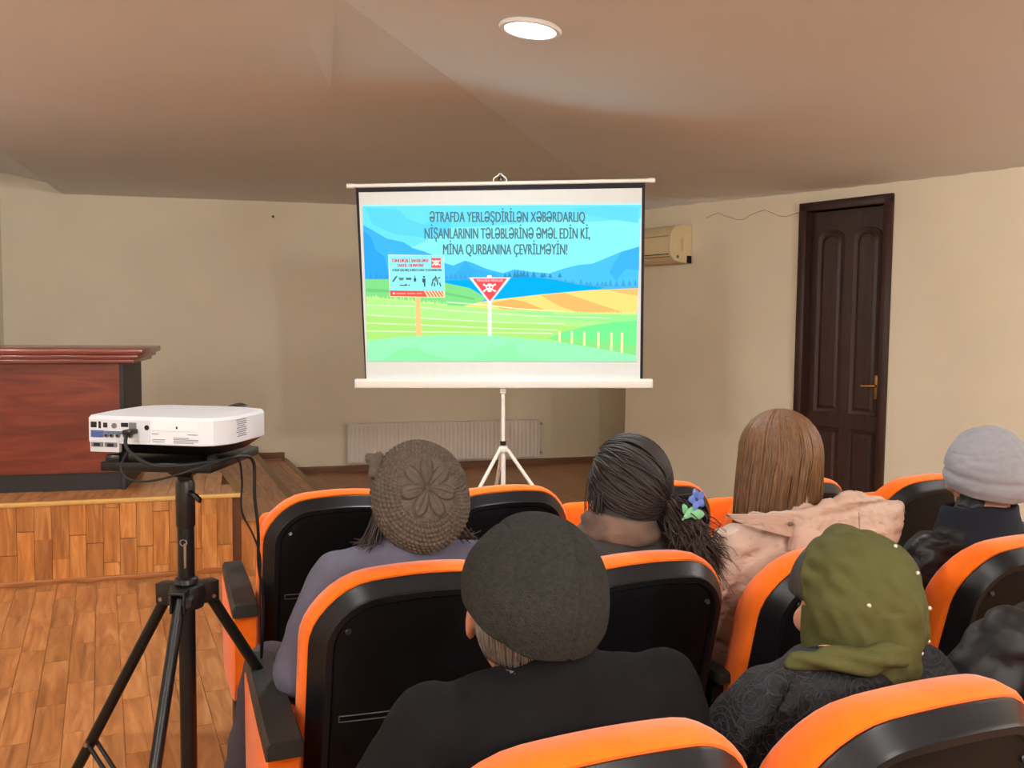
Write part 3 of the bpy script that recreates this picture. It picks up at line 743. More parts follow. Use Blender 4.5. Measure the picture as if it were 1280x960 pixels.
# ordnance pictograms on the board
stroke('pictogram', (174, 476), (190, 454), 6, DK, 21); stroke('pictogram', (188, 458), (194, 452), 3, DK, 21)
P('pictogram', [(198, 459), (222, 459), (218, 470), (203, 471)], (110, 130, 112), 21); P('pictogram', [(230, 459), (253, 459), (253, 469), (230, 469)], (92, 112, 104), 21)
disc('pictogram', 268, 468, 5.5, 9, DK, 21); stroke('pictogram', (268, 450), (268, 462), 3, DK, 21)
stroke('pictogram', (203, 491), (232, 491), 4, DK, 21); disc('pictogram', 230, 490, 5, 4, DK, 21, 8); disc('pictogram', 242, 491, 3, 3, DK, 21, 8)
disc('pictogram', 306, 456, 4.5, 4.5, DK, 21, 8); P('pictogram', [(299, 463), (313, 463), (312, 480), (311, 497), (306, 497), (305, 480), (299, 478)], DK, 21)
for a, b in (((338, 494), (345, 466)), ((345, 468), (356, 458)), ((350, 480), (350, 496)), ((362, 490), (364, 470)), ((372, 480), (377, 496)), ((354, 452), (360, 466)), ((366, 462), (374, 458))): stroke('pictogram', a, b, 5, DK, 21)
disc('pictogram', 358, 470, 9, 7, (120, 150, 150), 21, 8)
P('sign_post', [(575, 545), (592, 545), (592, 706), (575, 706)], (222, 250, 214), 17)
P('sign_cap', [(573, 449), (592, 449), (592, 462), (573, 462)], (236, 250, 240), 18)
P('warning_triangle', [(495, 458), (674, 458), (584, 570)], (214, 232, 240), 19)
P('triangle_face', [(512, 463), (657, 463), (584, 558)], (236, 78, 84), 20)
skull(583, 502, 0.95, 21)
stroke('triangle_text', (518, 476), (574, 548), 3, (240, 200, 200), 21); stroke('triangle_text', (648, 476), (594, 548), 3, (240, 200, 200), 21)
disc('sign_badge', 178, 525, 5, 4, WH, 22, 8)
for a, b in ((188, 228), (236, 268), (276, 296)): stroke('sign_small_print', (a, 526), (b, 526.5), 3, (244, 190, 180), 22)

def text_part(body, X0, X1, Yt, Yb, c, layer, wt=0.0, bold=0.0):
    def geo(s):
        cu = bpy.data.curves.new('t', 'FONT'); cu.body = s; cu.size = 1; cu.offset = bold; cu.resolution_u = 3
        o = bpy.data.objects.new('t', cu); COL.objects.link(o); dg = bpy.context.evaluated_depsgraph_get()
        me = bpy.data.meshes.new_from_object(o.evaluated_get(dg)); bpy.data.objects.remove(o); return me
    h = geo('H'); hc = max(v.co.y for v in h.vertices)-min(v.co.y for v in h.vertices); bpy.data.meshes.remove(h)
    me = geo(body); xs = [v.co.x for v in me.vertices]; a, b = min(xs), max(xs); y = -0.0016-0.00035*layer
    for v in me.vertices:
        v.co = Vector((zx(X0+(v.co.x-a)/(b-a)*(X1-X0)), y, zz_(Yb-(v.co.y/hc)*(Yb-Yt))))
    if wt:       # heavier strokes: the outlines repeated side by side
        bm_ = bmesh.new(); bm_.from_mesh(me); base = bm_.verts[:]+bm_.edges[:]+bm_.faces[:]
        for k in (-1, 1):
            d_ = bmesh.ops.duplicate(bm_, geom=base)['geom']; vs_ = [g_ for g_ in d_ if isinstance(g_, bmesh.types.BMVert)]
            bmesh.ops.translate(bm_, vec=(k*wt*K, -0.00006*(k+2), 0), verts=vs_)
        bm_.to_mesh(me); bm_.free()
    me.name = 'lettering'; me.materials.clear()
    return link('lettering', me, glow(c), img)
TC = (84, 116, 120)
text_part('ƏTRAFDA YERLƏŞDİRİLƏN XƏBƏRDARLIQ', 332, 985, 184, 226, TC, 17, 1.1)
text_part('NİŞANLARININ TƏLƏBLƏRİNƏ ƏMƏL EDİN Kİ,', 310, 1006, 252, 296, TC, 17, 1.1)
text_part('MİNA QURBANINA ÇEVRİLMƏYİN!', 388, 911, 319, 362, TC, 17, 1.1)
text_part('TƏHLÜKƏLİ SAHƏLƏRƏ', 170, 324, 381, 394, (206, 50, 72), 21, 0.8)
text_part('DAXİL OLMAYIN!', 196, 304, 402, 414, (206, 50, 72), 21, 0.8)
text_part('ATILIB QALMIŞ SURSATLARA TOXUNMAYIN', 172, 380, 423, 432, (60, 76, 98), 21, 0.6)
text_part('TƏHLÜKƏ MİNALAR', 528, 640, 467, 476, (250, 226, 226), 21)

# ================================================================ PROJECTOR, ITS STAND AND CABLE
PX, PY = -0.712, 1.905
TZ = 1.118
stand = empty('projector_stand', (PX, PY, 0)); tag(stand, 'black tripod stand with a flat tray holding the projector', 'tripod stand')
m = MB(); m.rbox((0, 0, TZ-0.010), (0.232, 0.272, 0.020), 0.003, rot=(0, 0, math.radians(-4))); m.build('tray', BLACKMETAL, stand)
m = MB(); m.rbox((-0.10, -0.118, TZ+0.006), (0.030, 0.02, 0.016), 0.004); m.build('tray_stop', BLACKPLAST, stand)
m = MB(); m.loft([[(sx*a, sy*b, z) for sx, sy in ((-1, -1), (1, -1), (1, 1), (-1, 1))] for a, b, z in ((0.016, 0.016, TZ-0.05), (0.045, 0.05, TZ-0.02))]); m.build('tray_socket', BLACKMETAL, stand, smooth=0)
m = MB(); m.tube([(0, 0, 0.80), (0, 0, TZ-0.03)], 0.0165, 20); m.build('inner_pole', BLACKMETAL, stand)
m = MB(); m.tube([(0, 0, 0.10), (0, 0, 0.965)], 0.0178, 20); m.build('outer_pole', BLACKMETAL, stand)
m = MB(); m.lathe([(0.018, 0.955), (0.0205, 0.96), (0.0205, 1.052), (0.018, 1.06)], 20); col_ = m.build('clamp_collar', BLACKPLAST, stand)
m = MB(); m.tube([(0.015, -0.012, 1.034), (0.036, -0.034, 1.030)], 0.006, 10); m.rbox((0.040, -0.040, 1.028), (0.030, 0.008, 0.012), 0.003, rot=(0, math.radians(20), math.radians(-40))); m.build('knob', BLACKPLAST, col_)
m = MB(); m.tube([(0.004, -0.019, 0.922), (0.006, -0.023, 0.918), (0.006, -0.022, 0.87)], 0.0028, 8); m.tube([(-0.006+0.012*math.cos(a)*0.6+0.008, -0.021, 0.925+0.007*math.sin(a)) for a in np.linspace(0, 6.28, 10)], 0.0014, 6); m.build('locking_pin', STEEL, stand)
HZ = 0.80
m = MB(); m.lathe([(0.019, 0.845), (0.024, 0.842), (0.026, 0.832), (0.022, 0.828), (0.0185, 0.828)], 20); m.build('hub_ring', BLACKPLAST, stand)
m = MB(); m.lathe([(0.019, HZ+0.03), (0.036, HZ+0.026), (0.040, HZ+0.010), (0.036, HZ-0.022), (0.02, HZ-0.026)], 20); hub = m.build('hub', BLACKPLAST, stand)
for i, a in enumerate((45, 165, 273)):
    a = math.radians(a); ca, sa = math.cos(a), math.sin(a); rot = (0, 0, a)
    f = lambda r, z, t=0.0: (ca*r-sa*t, sa*r+ca*t, z)
    m = MB()
    for t in (-0.014, 0.014): m.rbox(f(0.045, HZ+0.004, t), (0.046, 0.006, 0.046), 0.004, rot=rot)
    m.rbox(f(0.045, HZ+0.025), (0.046, 0.034, 0.006), 0.002, rot=rot)
    br = m.build('leg_bracket', BLACKPLAST, stand)
    m = MB(); m.tube([f(0.054, HZ-0.006, -0.02), f(0.054, HZ-0.006, 0.02)], 0.0045, 8); m.build('bolt', STEEL, br)
    R1 = 0.50
    m = MB(); m.tube([f(0.045, HZ+0.006), f(R1, 0.02)], 0.0125, 16); lg = m.build('leg', BLACKMETAL, stand)
    m = MB(); m.cap(f(R1-0.035, 0.075), f(R1+0.006, 0.014), 0.0165); m.build('foot', RUBBER, lg)
    fk = 0.47; mid = f(0.045+(R1-0.045)*fk, HZ+0.006+(0.02-HZ-0.006)*fk)
    m = MB()
    for t in (-0.012, 0.012):
        q = f(0.045+(R1-0.045)*fk, HZ+0.006+(0.014-HZ)*fk, t); m.tube([q, f(0.022, 0.14, t)], 0.005, 8)
    m.build('brace', BLACKMETAL, lg)
    m = MB(); m.tube([f(0.045+(R1-0.045)*fk, HZ+0.006+(0.014-HZ)*fk, -0.02), f(0.045+(R1-0.045)*fk, HZ+0.006+(0.014-HZ)*fk, 0.02)], 0.006, 8); m.build('bolt', STEEL, lg)
m = MB(); m.lathe([(0.018, 0.11), (0.03, 0.115), (0.03, 0.16), (0.018, 0.165)], 20); m.build('brace_collar', BLACKPLAST, stand)
m = MB(); m.tube([(0.018, -0.02, HZ+0.004), (0.022, -0.062, HZ+0.004)], 0.011, 12); m.build('hub_knob', BLACKPLAST, hub)

# projector: local x right, y forward (towards the screen), z up from the tray
YAW = math.radians(-9)
proj = empty('projector', (-0.702, 1.878, TZ+0.012), YAW); tag(proj, 'white projector with a black underside on the tripod tray', 'projector')
PW, PD = 0.296, 0.245
def pr_ring(w_, d0, d1, z, ch=0.03, chr_=0.045):
    x = w_/2
    base = [(-x, d0+0.012), (-x+0.012, d0), (x-chr_, d0), (x-chr_*0.5, d0+0.010), (x-0.006, d0+0.036), (x, d0+0.06), (x, d1-0.05), (x-0.015, d1-0.018), (x-0.05, d1), (-x+0.05, d1), (-x+0.015, d1-0.018), (-x, d1-0.05)]
    return [(a, b, z) for a, b in base]
F0, F1 = -PD/2, PD/2
MB().loft([pr_ring(PW-0.002, F0+0.001, F1, 0.026), pr_ring(PW, F0, F1, 0.028), pr_ring(PW, F0, F1, 0.076), pr_ring(PW-0.006, F0+0.004, F1-0.004, 0.082), pr_ring(PW-0.05, F0+0.04, F1-0.04, 0.0875)]).build('top_shell', WHITEP, proj, smooth=0.45)
MB().loft([pr_ring(PW-0.085, F0+0.050, F1-0.04, 0.0), pr_ring(PW-0.06, F0+0.038, F1-0.03, 0.004), pr_ring(PW-0.004, F0+0.003, F1-0.004, 0.0262)]).build('under_shell', BLACKPLAST, proj, smooth=0.4)
for x, y in ((-0.10, -0.07), (0.10, -0.07), (0, 0.08)):
    m = MB(); m.lathe([(0.006, -0.0125), (0.011, -0.012), (0.011, -0.004), (0.006, 0.002)], 14, Matrix.Translation((x, y, 0))); m.build('foot', RUBBER, proj)
def pz(px_, py_):
    """port position on the rear face, given in zoomed-picture units"""
    return (-PW/2+(px_-130)/ (990-130)*PW, 0.079-(py_-185)/(330-185)*0.052)
def port(name, a, b, matl, parent, proud=0.0015):
    (x0_, z0_), (x1_, z1_) = pz(*a), pz(*b); m = MB(); m.rbox(((x0_+x1_)/2, F0-0.0005, (z0_+z1_)/2), (abs(x1_-x0_), 2*proud, abs(z1_-z0_)), 0.0005, 1)
    return m.build(name, matl, parent)
PP = mat('port_plate', (200, 205, 214), 0.4)
plate = port('port_panel', (160, 196), (545, 318), PP, proj, 0.0012)
x0_, z0_ = pz(162, 318); x1_, z1_ = pz(348, 376)
m = MB(); m.rbox(((x0_+x1_)/2, F0+0.004, (z0_+z1_)/2), (x1_-x0_, 0.010, z0_-z1_+0.004), 0.001); m.build('port_panel', PP, proj)
port('network_port', (170, 210), (208, 243), DARKGAP, plate, 0.002); port('usb_port', (220, 208), (236, 247), DARKGAP, plate, 0.002)
port('usb_port', (250, 214), (277, 242), DARKGAP, plate, 0.002); port('hdmi_port', (364, 212), (410, 236), DARKGAP, plate, 0.002); port('hdmi_port', (414, 210), (462, 247), PORTGREY, plate, 0.002)
port('vga_strip', (168, 258), (256, 298), mat('strip_blue', (74, 92, 140), 0.5), plate, 0.0016); port('vga_port', (178, 266), (240, 298), PORTBLUE, plate, 0.003)
port('jack_strip', (256, 260), (442, 280), mat('strip_grey', (92, 104, 132), 0.5), plate, 0.0015)
for X_ in (272, 305, 344, 392, 424):
    a, b = pz(X_, 285); m = MB(); m.lathe([(0.002, 0.0035), (0.0045, 0.0035), (0.0052, -0.001), (0.002, -0.001)], 14, Matrix.Translation((a, F0-0.001, b)) @ Matrix.Rotation(math.pi/2, 4, 'X')); m.build('jack', PORTGREY, plate)
    m = MB(); m.lathe([(0.0005, 0.0042), (0.0026, 0.0042), (0.0026, 0.002), (0.0005, 0.002)], 10, Matrix.Translation((a, F0-0.001, b)) @ Matrix.Rotation(math.pi/2, 4, 'X')); m.build('jack_hole', DARKGAP, plate)
a, b = pz(322, 230); m = MB(); m.lathe([(0.0008, 0.003), (0.0052, 0.003), (0.0056, -0.001), (0.0008, -0.001)], 14, Matrix.Translation((a, F0-0.001, b)) @ Matrix.Rotation(math.pi/2, 4, 'X')); m.build('video_jack', PORTGREY, plate)
for X_, c in ((212, PORTGREY), (300, PORTGREY)):
    port('serial_port', (X_-40, 326), (X_+36, 352), c, plate, 0.003); port('serial_socket', (X_-22, 331), (X_+18, 348), DARKGAP, plate, 0.004)
a, b = pz(528, 236); m = MB(); m.lathe([(0.0008, 0.002), (0.0052, 0.002), (0.0052, -0.001), (0.0008, -0.001)], 16, Matrix.Translation((a, F0-0.0005, b)) @ Matrix.Rotation(math.pi/2, 4, 'X')); m.build('infrared_eye', DARKGAP, plate)
hatch = port('cover_plate', (560, 190), (850, 252), mat('cover_white', (226, 228, 234), 0.4), proj, 0.0008)
a, b = pz(715, 232); m = MB(); m.ell((a, F0-0.001, b), (0.0022, 0.0015, 0.0032), 8, 6); m.build('screw', DARKGAP, hatch)
for (X0_, Y0_, X1_) in ((560, 300, 640), (560, 312, 636), (692, 288, 790), (692, 297, 850), (692, 306, 846), (692, 315, 820), (780, 268, 845), (556, 268, 600)):
    port('printed_line', (X0_, Y0_), (X1_, Y0_+4), PRINT, proj, 0.0004)
x = PW/2
for i in range(9):       # the warning label on the right flank
    m = MB(); m.box((x+0.0002, F0+0.085+0.002*(i % 3), 0.073-i*0.0042), (0.0006, 0.042-(0.01 if i % 4 == 3 else 0), 0.0018)); m.build('label_line', PRINT, proj, smooth=0)
m = MB(); m.box((-0.02, F0+0.052, 0.0866), (0.10, 0.008, 0.0012)); m.build('control_strip', mat('control_grey', (200, 204, 210), 0.4), proj, smooth=0)
m = MB(); m.lathe([(0.034, -0.012), (0.036, 0.02), (0.03, 0.022), (0.028, 0.0)], 24, Matrix.Translation((0.06, F1-0.006, 0.055)) @ Matrix.Rotation(-math.pi/2, 4, 'X')); m.build('lens_ring', BLACKPLAST, proj)
m = MB(); m.ell((0.06, F1-0.004, 0.055), (0.029, 0.014, 0.029), 16, 10); m.build('lens', mat('lens_glass', (30, 34, 46), 0.08), proj)
m = MB(); m.rbox((0.105, F0+0.09, 0.0862), (0.022, 0.010, 0.0016), 0.0005, 1); m.build('logo', mat('logo_blue', (120, 176, 226), 0.5), proj)

def smooth_path(pts, n=8):
    P_ = [Vector(p) for p in pts]; out = []
    for i in range(len(P_)-1):
        a = P_[max(i-1, 0)]; b = P_[i]; c = P_[i+1]; d = P_[min(i+2, len(P_)-1)]
        for k in range(n):
            t = k/n; out.append(0.5*((2*b)+(c-a)*t+(2*a-5*b+4*c-d)*t*t+(3*b-a-3*c+d)*t**3))
    out.append(P_[-1]); return out
cab = empty('video_cable', (-0.77, 1.75, 0)); cab['label'] = 'black video cable looping from the projector ports down beside the stand'; cab['category'] = 'cable'
cl = Vector((0.77, -1.75, 0))
def wc(p): return tuple(Vector(p)+cl)
c1 = [(-0.762, 1.765, 1.183), (-0.764, 1.735, 1.176), (-0.755, 1.722, 1.150), (-0.715, 1.725, 1.122), (-0.665, 1.735, 1.118), (-0.60, 1.775, 1.122), (-0.565, 1.83, 1.124), (-0.552, 1.87, 1.105), (-0.553, 1.88, 1.03), (-0.552, 1.90, 0.95), (-0.566, 1.95, 0.86), (-0.585, 2.05, 0.72), (-0.62, 2.12, 0.45), (-0.66, 2.15, 0.10), (-0.68, 2.16, 0.012), (-0.85, 2.3, 0.010)]
MB().tube([wc(p) for p in smooth_path(c1)], 0.0036, 10).build('cord', RUBBER, cab)
c2 = [(-0.755, 1.722, 1.150), (-0.77, 1.72, 1.112), (-0.74, 1.715, 1.090), (-0.68, 1.72, 1.096), (-0.60, 1.765, 1.120), (-0.572, 1.82, 1.122), (-0.574, 1.86, 1.07), (-0.578, 1.87, 1.00), (-0.563, 1.90, 0.94), (-0.556, 1.93, 0.88), (-0.578, 2.0, 0.78), (-0.60, 2.08, 0.60)]
MB().tube([wc(p) for p in smooth_path(c2)], 0.0022, 8).build('thin_cord', RUBBER, cab)
m = MB(); m.rbox(wc((-0.762, 1.752, 1.183)), (0.018, 0.034, 0.010), 0.002, rot=(0, 0, YAW)); m.build('plug', BLACKPLAST, cab)

# ================================================================ THEATRE CHAIRS
CW, CTOP, CBOT = 0.2375, 0.89, 0.33
TL_ = math.tan(math.radians(14))
def outline(ins, y, r_t=0.13, r_b=0.05, n=9, top=CTOP, bot=CBOT, hw=CW):
    w_ = hw-ins; t = top-ins; b = bot+ins; rt_ = max(r_t-ins*0.8, 0.01); rb_ = max(r_b-ins, 0.006); pts = []
    for cx, cz, r, a0 in ((w_-rt_, t-rt_, rt_, 0), (-w_+rt_, t-rt_, rt_, 90), (-w_+rb_, b+rb_, rb_, 180), (w_-rb_, b+rb_, rb_, 270)):
        for i in range(n):
            a = math.radians(a0+90*i/(n-1)); pts.append((cx+r*math.cos(a), cz+r*math.sin(a)))
    # extra points along the top so that it can crown
    res = []
    for i, (x, z) in enumerate(pts):
        res.append((x, z))
        if i == n-1:
            x2 = pts[n][0]
            for k in range(1, 9): res.append((x+(x2-x)*k/9, z))
    out = []
    for x, z in res:
        f = max(0.0, min(1.0, (z-0.55)/0.3)); zc = z-0.62*x*x*f
        out.append((x, y+(top-zc)*TL_+0.42*x*x, zc))
    return out
def seat_meshes():
    M_ = {}
    M_['cushion'] = MB().loft([outline(0.02, 0.034), outline(0.004, 0.034), outline(-0.004, 0.046), outline(-0.006, 0.070), outline(-0.002, 0.10), outline(0.012, 0.118), outline(0.035, 0.128), outline(0.09, 0.132), outline(0.15, 0.13)]).mesh('back_cushion', 0.9)
    M_['cushion'].materials.append(ORANGE)
    M_['shell'] = MB().loft([outline(0.03, 0.040), outline(0.009, 0.040), outline(0.008, 0.030), outline(0.011, 0.026), outline(0.034, 0.004), outline(0.037, 0.000), outline(0.039, -0.003), outline(0.052, -0.003), outline(0.058, 0.006), outline(0.07, 0.020)]).mesh('back_shell', 0.28)
    M_['shell'].materials.append(SHELLRIM)
    M_['panel'] = MB().loft([outline(0.055, 0.012), outline(0.056, 0.006), outline(0.062, 0.0045), outline(0.09, 0.0035), outline(0.16, 0.003)]).mesh('back_panel', 0.5)
    M_['panel'].materials.append(SHELL)
    m = MB()
    def on(x, z): return (x, 0.003+(CTOP-z)*TL_+0.42*x*x, z)
    a = [on(x, 0.575) for x in np.linspace(-0.165, 0.165, 9)]; b = [on(x, 0.561) for x in np.linspace(0.165, -0.165, 9)]
    m.tube(a+b+[a[0]], 0.0014, 5); M_['slot'] = m.mesh('handle_slot'); M_['slot'].materials.append(mat('slot_edge', (96, 96, 100), 0.3))
    m = MB(); m.lathe([(0.0015, 0.003), (0.005, 0.003), (0.0075, 0.001), (0.0075, -0.002), (0.0015, -0.002)], 12, Matrix.Rotation(math.pi/2, 4, 'X')); M_['screw'] = m.mesh('screw'); M_['screw'].materials.append(BLACKPLAST)
    m = MB()
    rg = lambda ins, z: [(x, y, z) for x, y in [(sx*(0.21-ins)+(-sx*0.04 if c else 0), (0.13+ins if f == 0 else 0.56-ins)) for sx, f, c in ((-1, 0, 0), (1, 0, 0), (1, 1, 0), (-1, 1, 0))]]
    m.rbox((0, 0.35, 0.415), (0.43, 0.43, 0.085), 0.032, 4); M_['seat'] = m.mesh('seat', 0.9); M_['seat'].materials.append(ORANGE)
    m = MB(); m.rbox((0, 0.335, 0.362), (0.41, 0.38, 0.035), 0.012, 2); M_['pan'] = m.mesh('seat_pan'); M_['pan'].materials.append(BLACKPLAST)
    m = MB(); m.rbox((0, 0.20, 0.28), (0.045, 0.10, 0.52), 0.008); m.rbox((0, 0.22, 0.012), (0.06, 0.26, 0.024), 0.006); M_['post'] = m.mesh('post'); M_['post'].materials.append(BLACKMETAL)
    m = MB(); m.rbox((0, 0.30, 0.565), (0.044, 0.36, 0.03), 0.008); M_['arm'] = m.mesh('armrest'); M_['arm'].materials.append(ARMBLACK)
    # end of row: upholstered side panel, wide armrest
    m = MB(); S = []
    for x, k in ((-0.036, 0.94), (-0.030, 1.0), (0.030, 1.0), (0.036, 0.94)):
        q = [(0.03, 0.555), (0.03, 0.34), (0.07, 0.275), (0.40, 0.235), (0.46, 0.27), (0.485, 0.555)]
        S.append([(x, 0.26+(a-0.26)*k, 0.42+(b-0.42)*k) for a, b in q])
    m.loft(S); M_['endpanel'] = m.mesh('side_panel', 0.5); M_['endpanel'].materials.append(ORANGE)
    m = MB(); S = []
    for y, z, hgt, ww in ((0.0, 0.548, 0.036, 0.034), (0.006, 0.546, 0.040, 0.037), (0.16, 0.548, 0.042, 0.037), (0.30, 0.552, 0.040, 0.036), (0.48, 0.556, 0.036, 0.034), (0.50, 0.558, 0.030, 0.031)):
        S.append([(-ww, y, z), (ww, y, z), (ww, y, z+hgt*0.7), (ww-0.006, y, z+hgt), (-ww+0.006, y, z+hgt), (-ww, y, z+hgt*0.7)])
    m.loft(S); M_['endarm'] = m.mesh('armrest', 0.4); M_['endarm'].materials.append(ARMBLACK)
    m = MB(); m.rbox((0.0, 0.24, 0.14), (0.04, 0.09, 0.26), 0.006); m.rbox((0, 0.24, 0.012), (0.06, 0.28, 0.024), 0.006); M_['endpost'] = m.mesh('post'); M_['endpost'].materials.append(BLACKMETAL)
    return M_
SM = seat_meshes()
CROT = math.radians(22)
def chair(x, y, label, group, end=False, last=False, folded=False, rot=CROT):
    r = empty('theatre_chair', (x, y, 0), rot); tag(r, label, 'chair', group)
    def p(n, k, par=r, loc=None, rot_=None): 
        return link(n, SM[k], None, par, loc, rot_)
    p('back_cushion', 'cushion'); sh = p('back_shell', 'shell'); p('back_panel', 'panel', sh); p('handle_slot', 'slot', sh)
    for sx in (-0.155, 0.155):
        z = 0.775; p('screw', 'screw', sh, (sx, 0.001+(CTOP-z)*TL_+0.42*sx*sx, z), (math.radians(-14), 0, 0))
    if folded:
        R = Matrix.Translation((0, 0.19, 0.40)) @ Matrix.Rotation(math.radians(68), 4, 'X') @ Matrix.Translation((0, -0.19, -0.40))
        for n, k in (('seat', 'seat'), ('seat_pan', 'pan')):
            o = p(n, k); o.matrix_local = Matrix.Translation((0, 0.06, 0.02)) @ R
    else: p('seat', 'seat'); p('seat_pan', 'pan')
    hp_ = 0.5*0.505
    if end:
        p('side_panel', 'endpanel', r, (-0.288, 0, 0)); p('armrest', 'endarm', r, (-0.288, 0, 0)); p('post', 'endpost', r, (-0.288, 0, 0))
    else:
        p('post', 'post', r, (-hp_, 0.05, 0)); p('armrest', 'arm', r, (-hp_, 0.05, 0))
    if last: p('post', 'post', r, (hp_, 0.05, 0)); p('armrest', 'arm', r, (hp_, 0.05, 0))
    return r
G = 'orange and black theatre chairs in rows'
chair(-0.50, 2.62, 'empty orange and black theatre chair at the aisle end of the front row', G, end=True, folded=True)
chair(0.005, 2.72, 'empty orange and black theatre chair directly below the projection screen', G, folded=True)
chair(0.51, 2.83, 'empty theatre chair hidden behind the dark-haired woman with the flower clip', G, folded=True)
chair(1.015, 2.93, 'empty theatre chair hidden behind the woman in the pink hooded jacket', G, folded=True)
chair(1.52, 3.03, 'empty orange and black theatre chair in front of the grey beanie', G, last=True, folded=True)
chair(-0.17, 1.785, 'aisle chair of the middle row carrying the woman in the knitted beret', G, end=True)
chair(0.325, 1.89, 'chair carrying the dark-haired woman with the flower clip', G)
chair(0.82, 1.99, 'chair carrying the woman in the pink hooded jacket', G)
chair(1.315, 2.095, 'chair carrying the person in the grey beanie', G, last=True)
chair(0.155, 1.00, 'nearest orange chair, carrying the man in the flat cap', G)
chair(0.63, 1.16, 'near orange chair carrying the woman in the olive headscarf', G)
chair(1.11, 1.32, 'chair at the right edge carrying the person in the open black jacket', G, last=True)

# ================================================================ PEOPLE
def superring(cx, cy, z, rx, ry, n=24, e=2.5, tilt=0.0):
    out = []
    for k in range(n):
        a = 2*math.pi*k/n; c, s = math.cos(a), math.sin(a)
        x = rx*math.copysign(abs(c)**(2/e), c); y = ry*math.copysign(abs(s)**(2/e), s)
        out.append((cx+x, cy+y, z+tilt*y))
    return out
def head_matrix(h, yaw=0, pitch=0, roll=0):
    """pitch > 0 lifts the face, yaw > 0 turns left"""
    return Matrix.Translation(h) @ Matrix.Rotation(math.radians(yaw), 4, 'Z') @ Matrix.Rotation(math.radians(pitch), 4, 'X') @ Matrix.Rotation(math.radians(roll), 4, 'Y')
def hand(m, wrist, d, side, upv=Vector((0, 0, 1))):
    """palm down hand resting on the lap; d: direction of the fingers, side -1 left, +1 right"""
    wv = Vector(wrist); d = Vector(d).normalized(); rgt = d.cross(upv).normalized(); u_ = rgt.cross(d)
    m.chain([wv, wv+d*0.045-u_*0.004, wv+d*0.085-u_*0.006], [0.024, 0.027, 0.025], 10)
    m.ell(tuple(wv+d*0.06), (0.038, 0.045, 0.014), 14, 8, Matrix((rgt, d, u_)).transposed())
    for i, (off, L_) in enumerate(((-0.030, 0.060), (-0.010, 0.072), (0.010, 0.076), (0.030, 0.068))):
        o = off*(1 if side > 0 else -1)*-1
        b = wv+d*0.095+rgt*o; k1 = b+d*L_*0.45-u_*0.006; k2 = k1+d*L_*0.32-u_*0.018; k3 = k2+d*L_*0.22-u_*0.020
        m.chain([b, k1, k2, k3], [0.0095, 0.009, 0.0085, 0.0075], 8)
    t0 = wv+d*0.03-rgt*side*0.026; t1 = t0+d*0.028-rgt*side*0.026; t2 = t1+d*0.032-rgt*side*0.006-u_*0.006
    m.chain([t0, t1, t2], [0.012, 0.0105, 0.0085], 8)

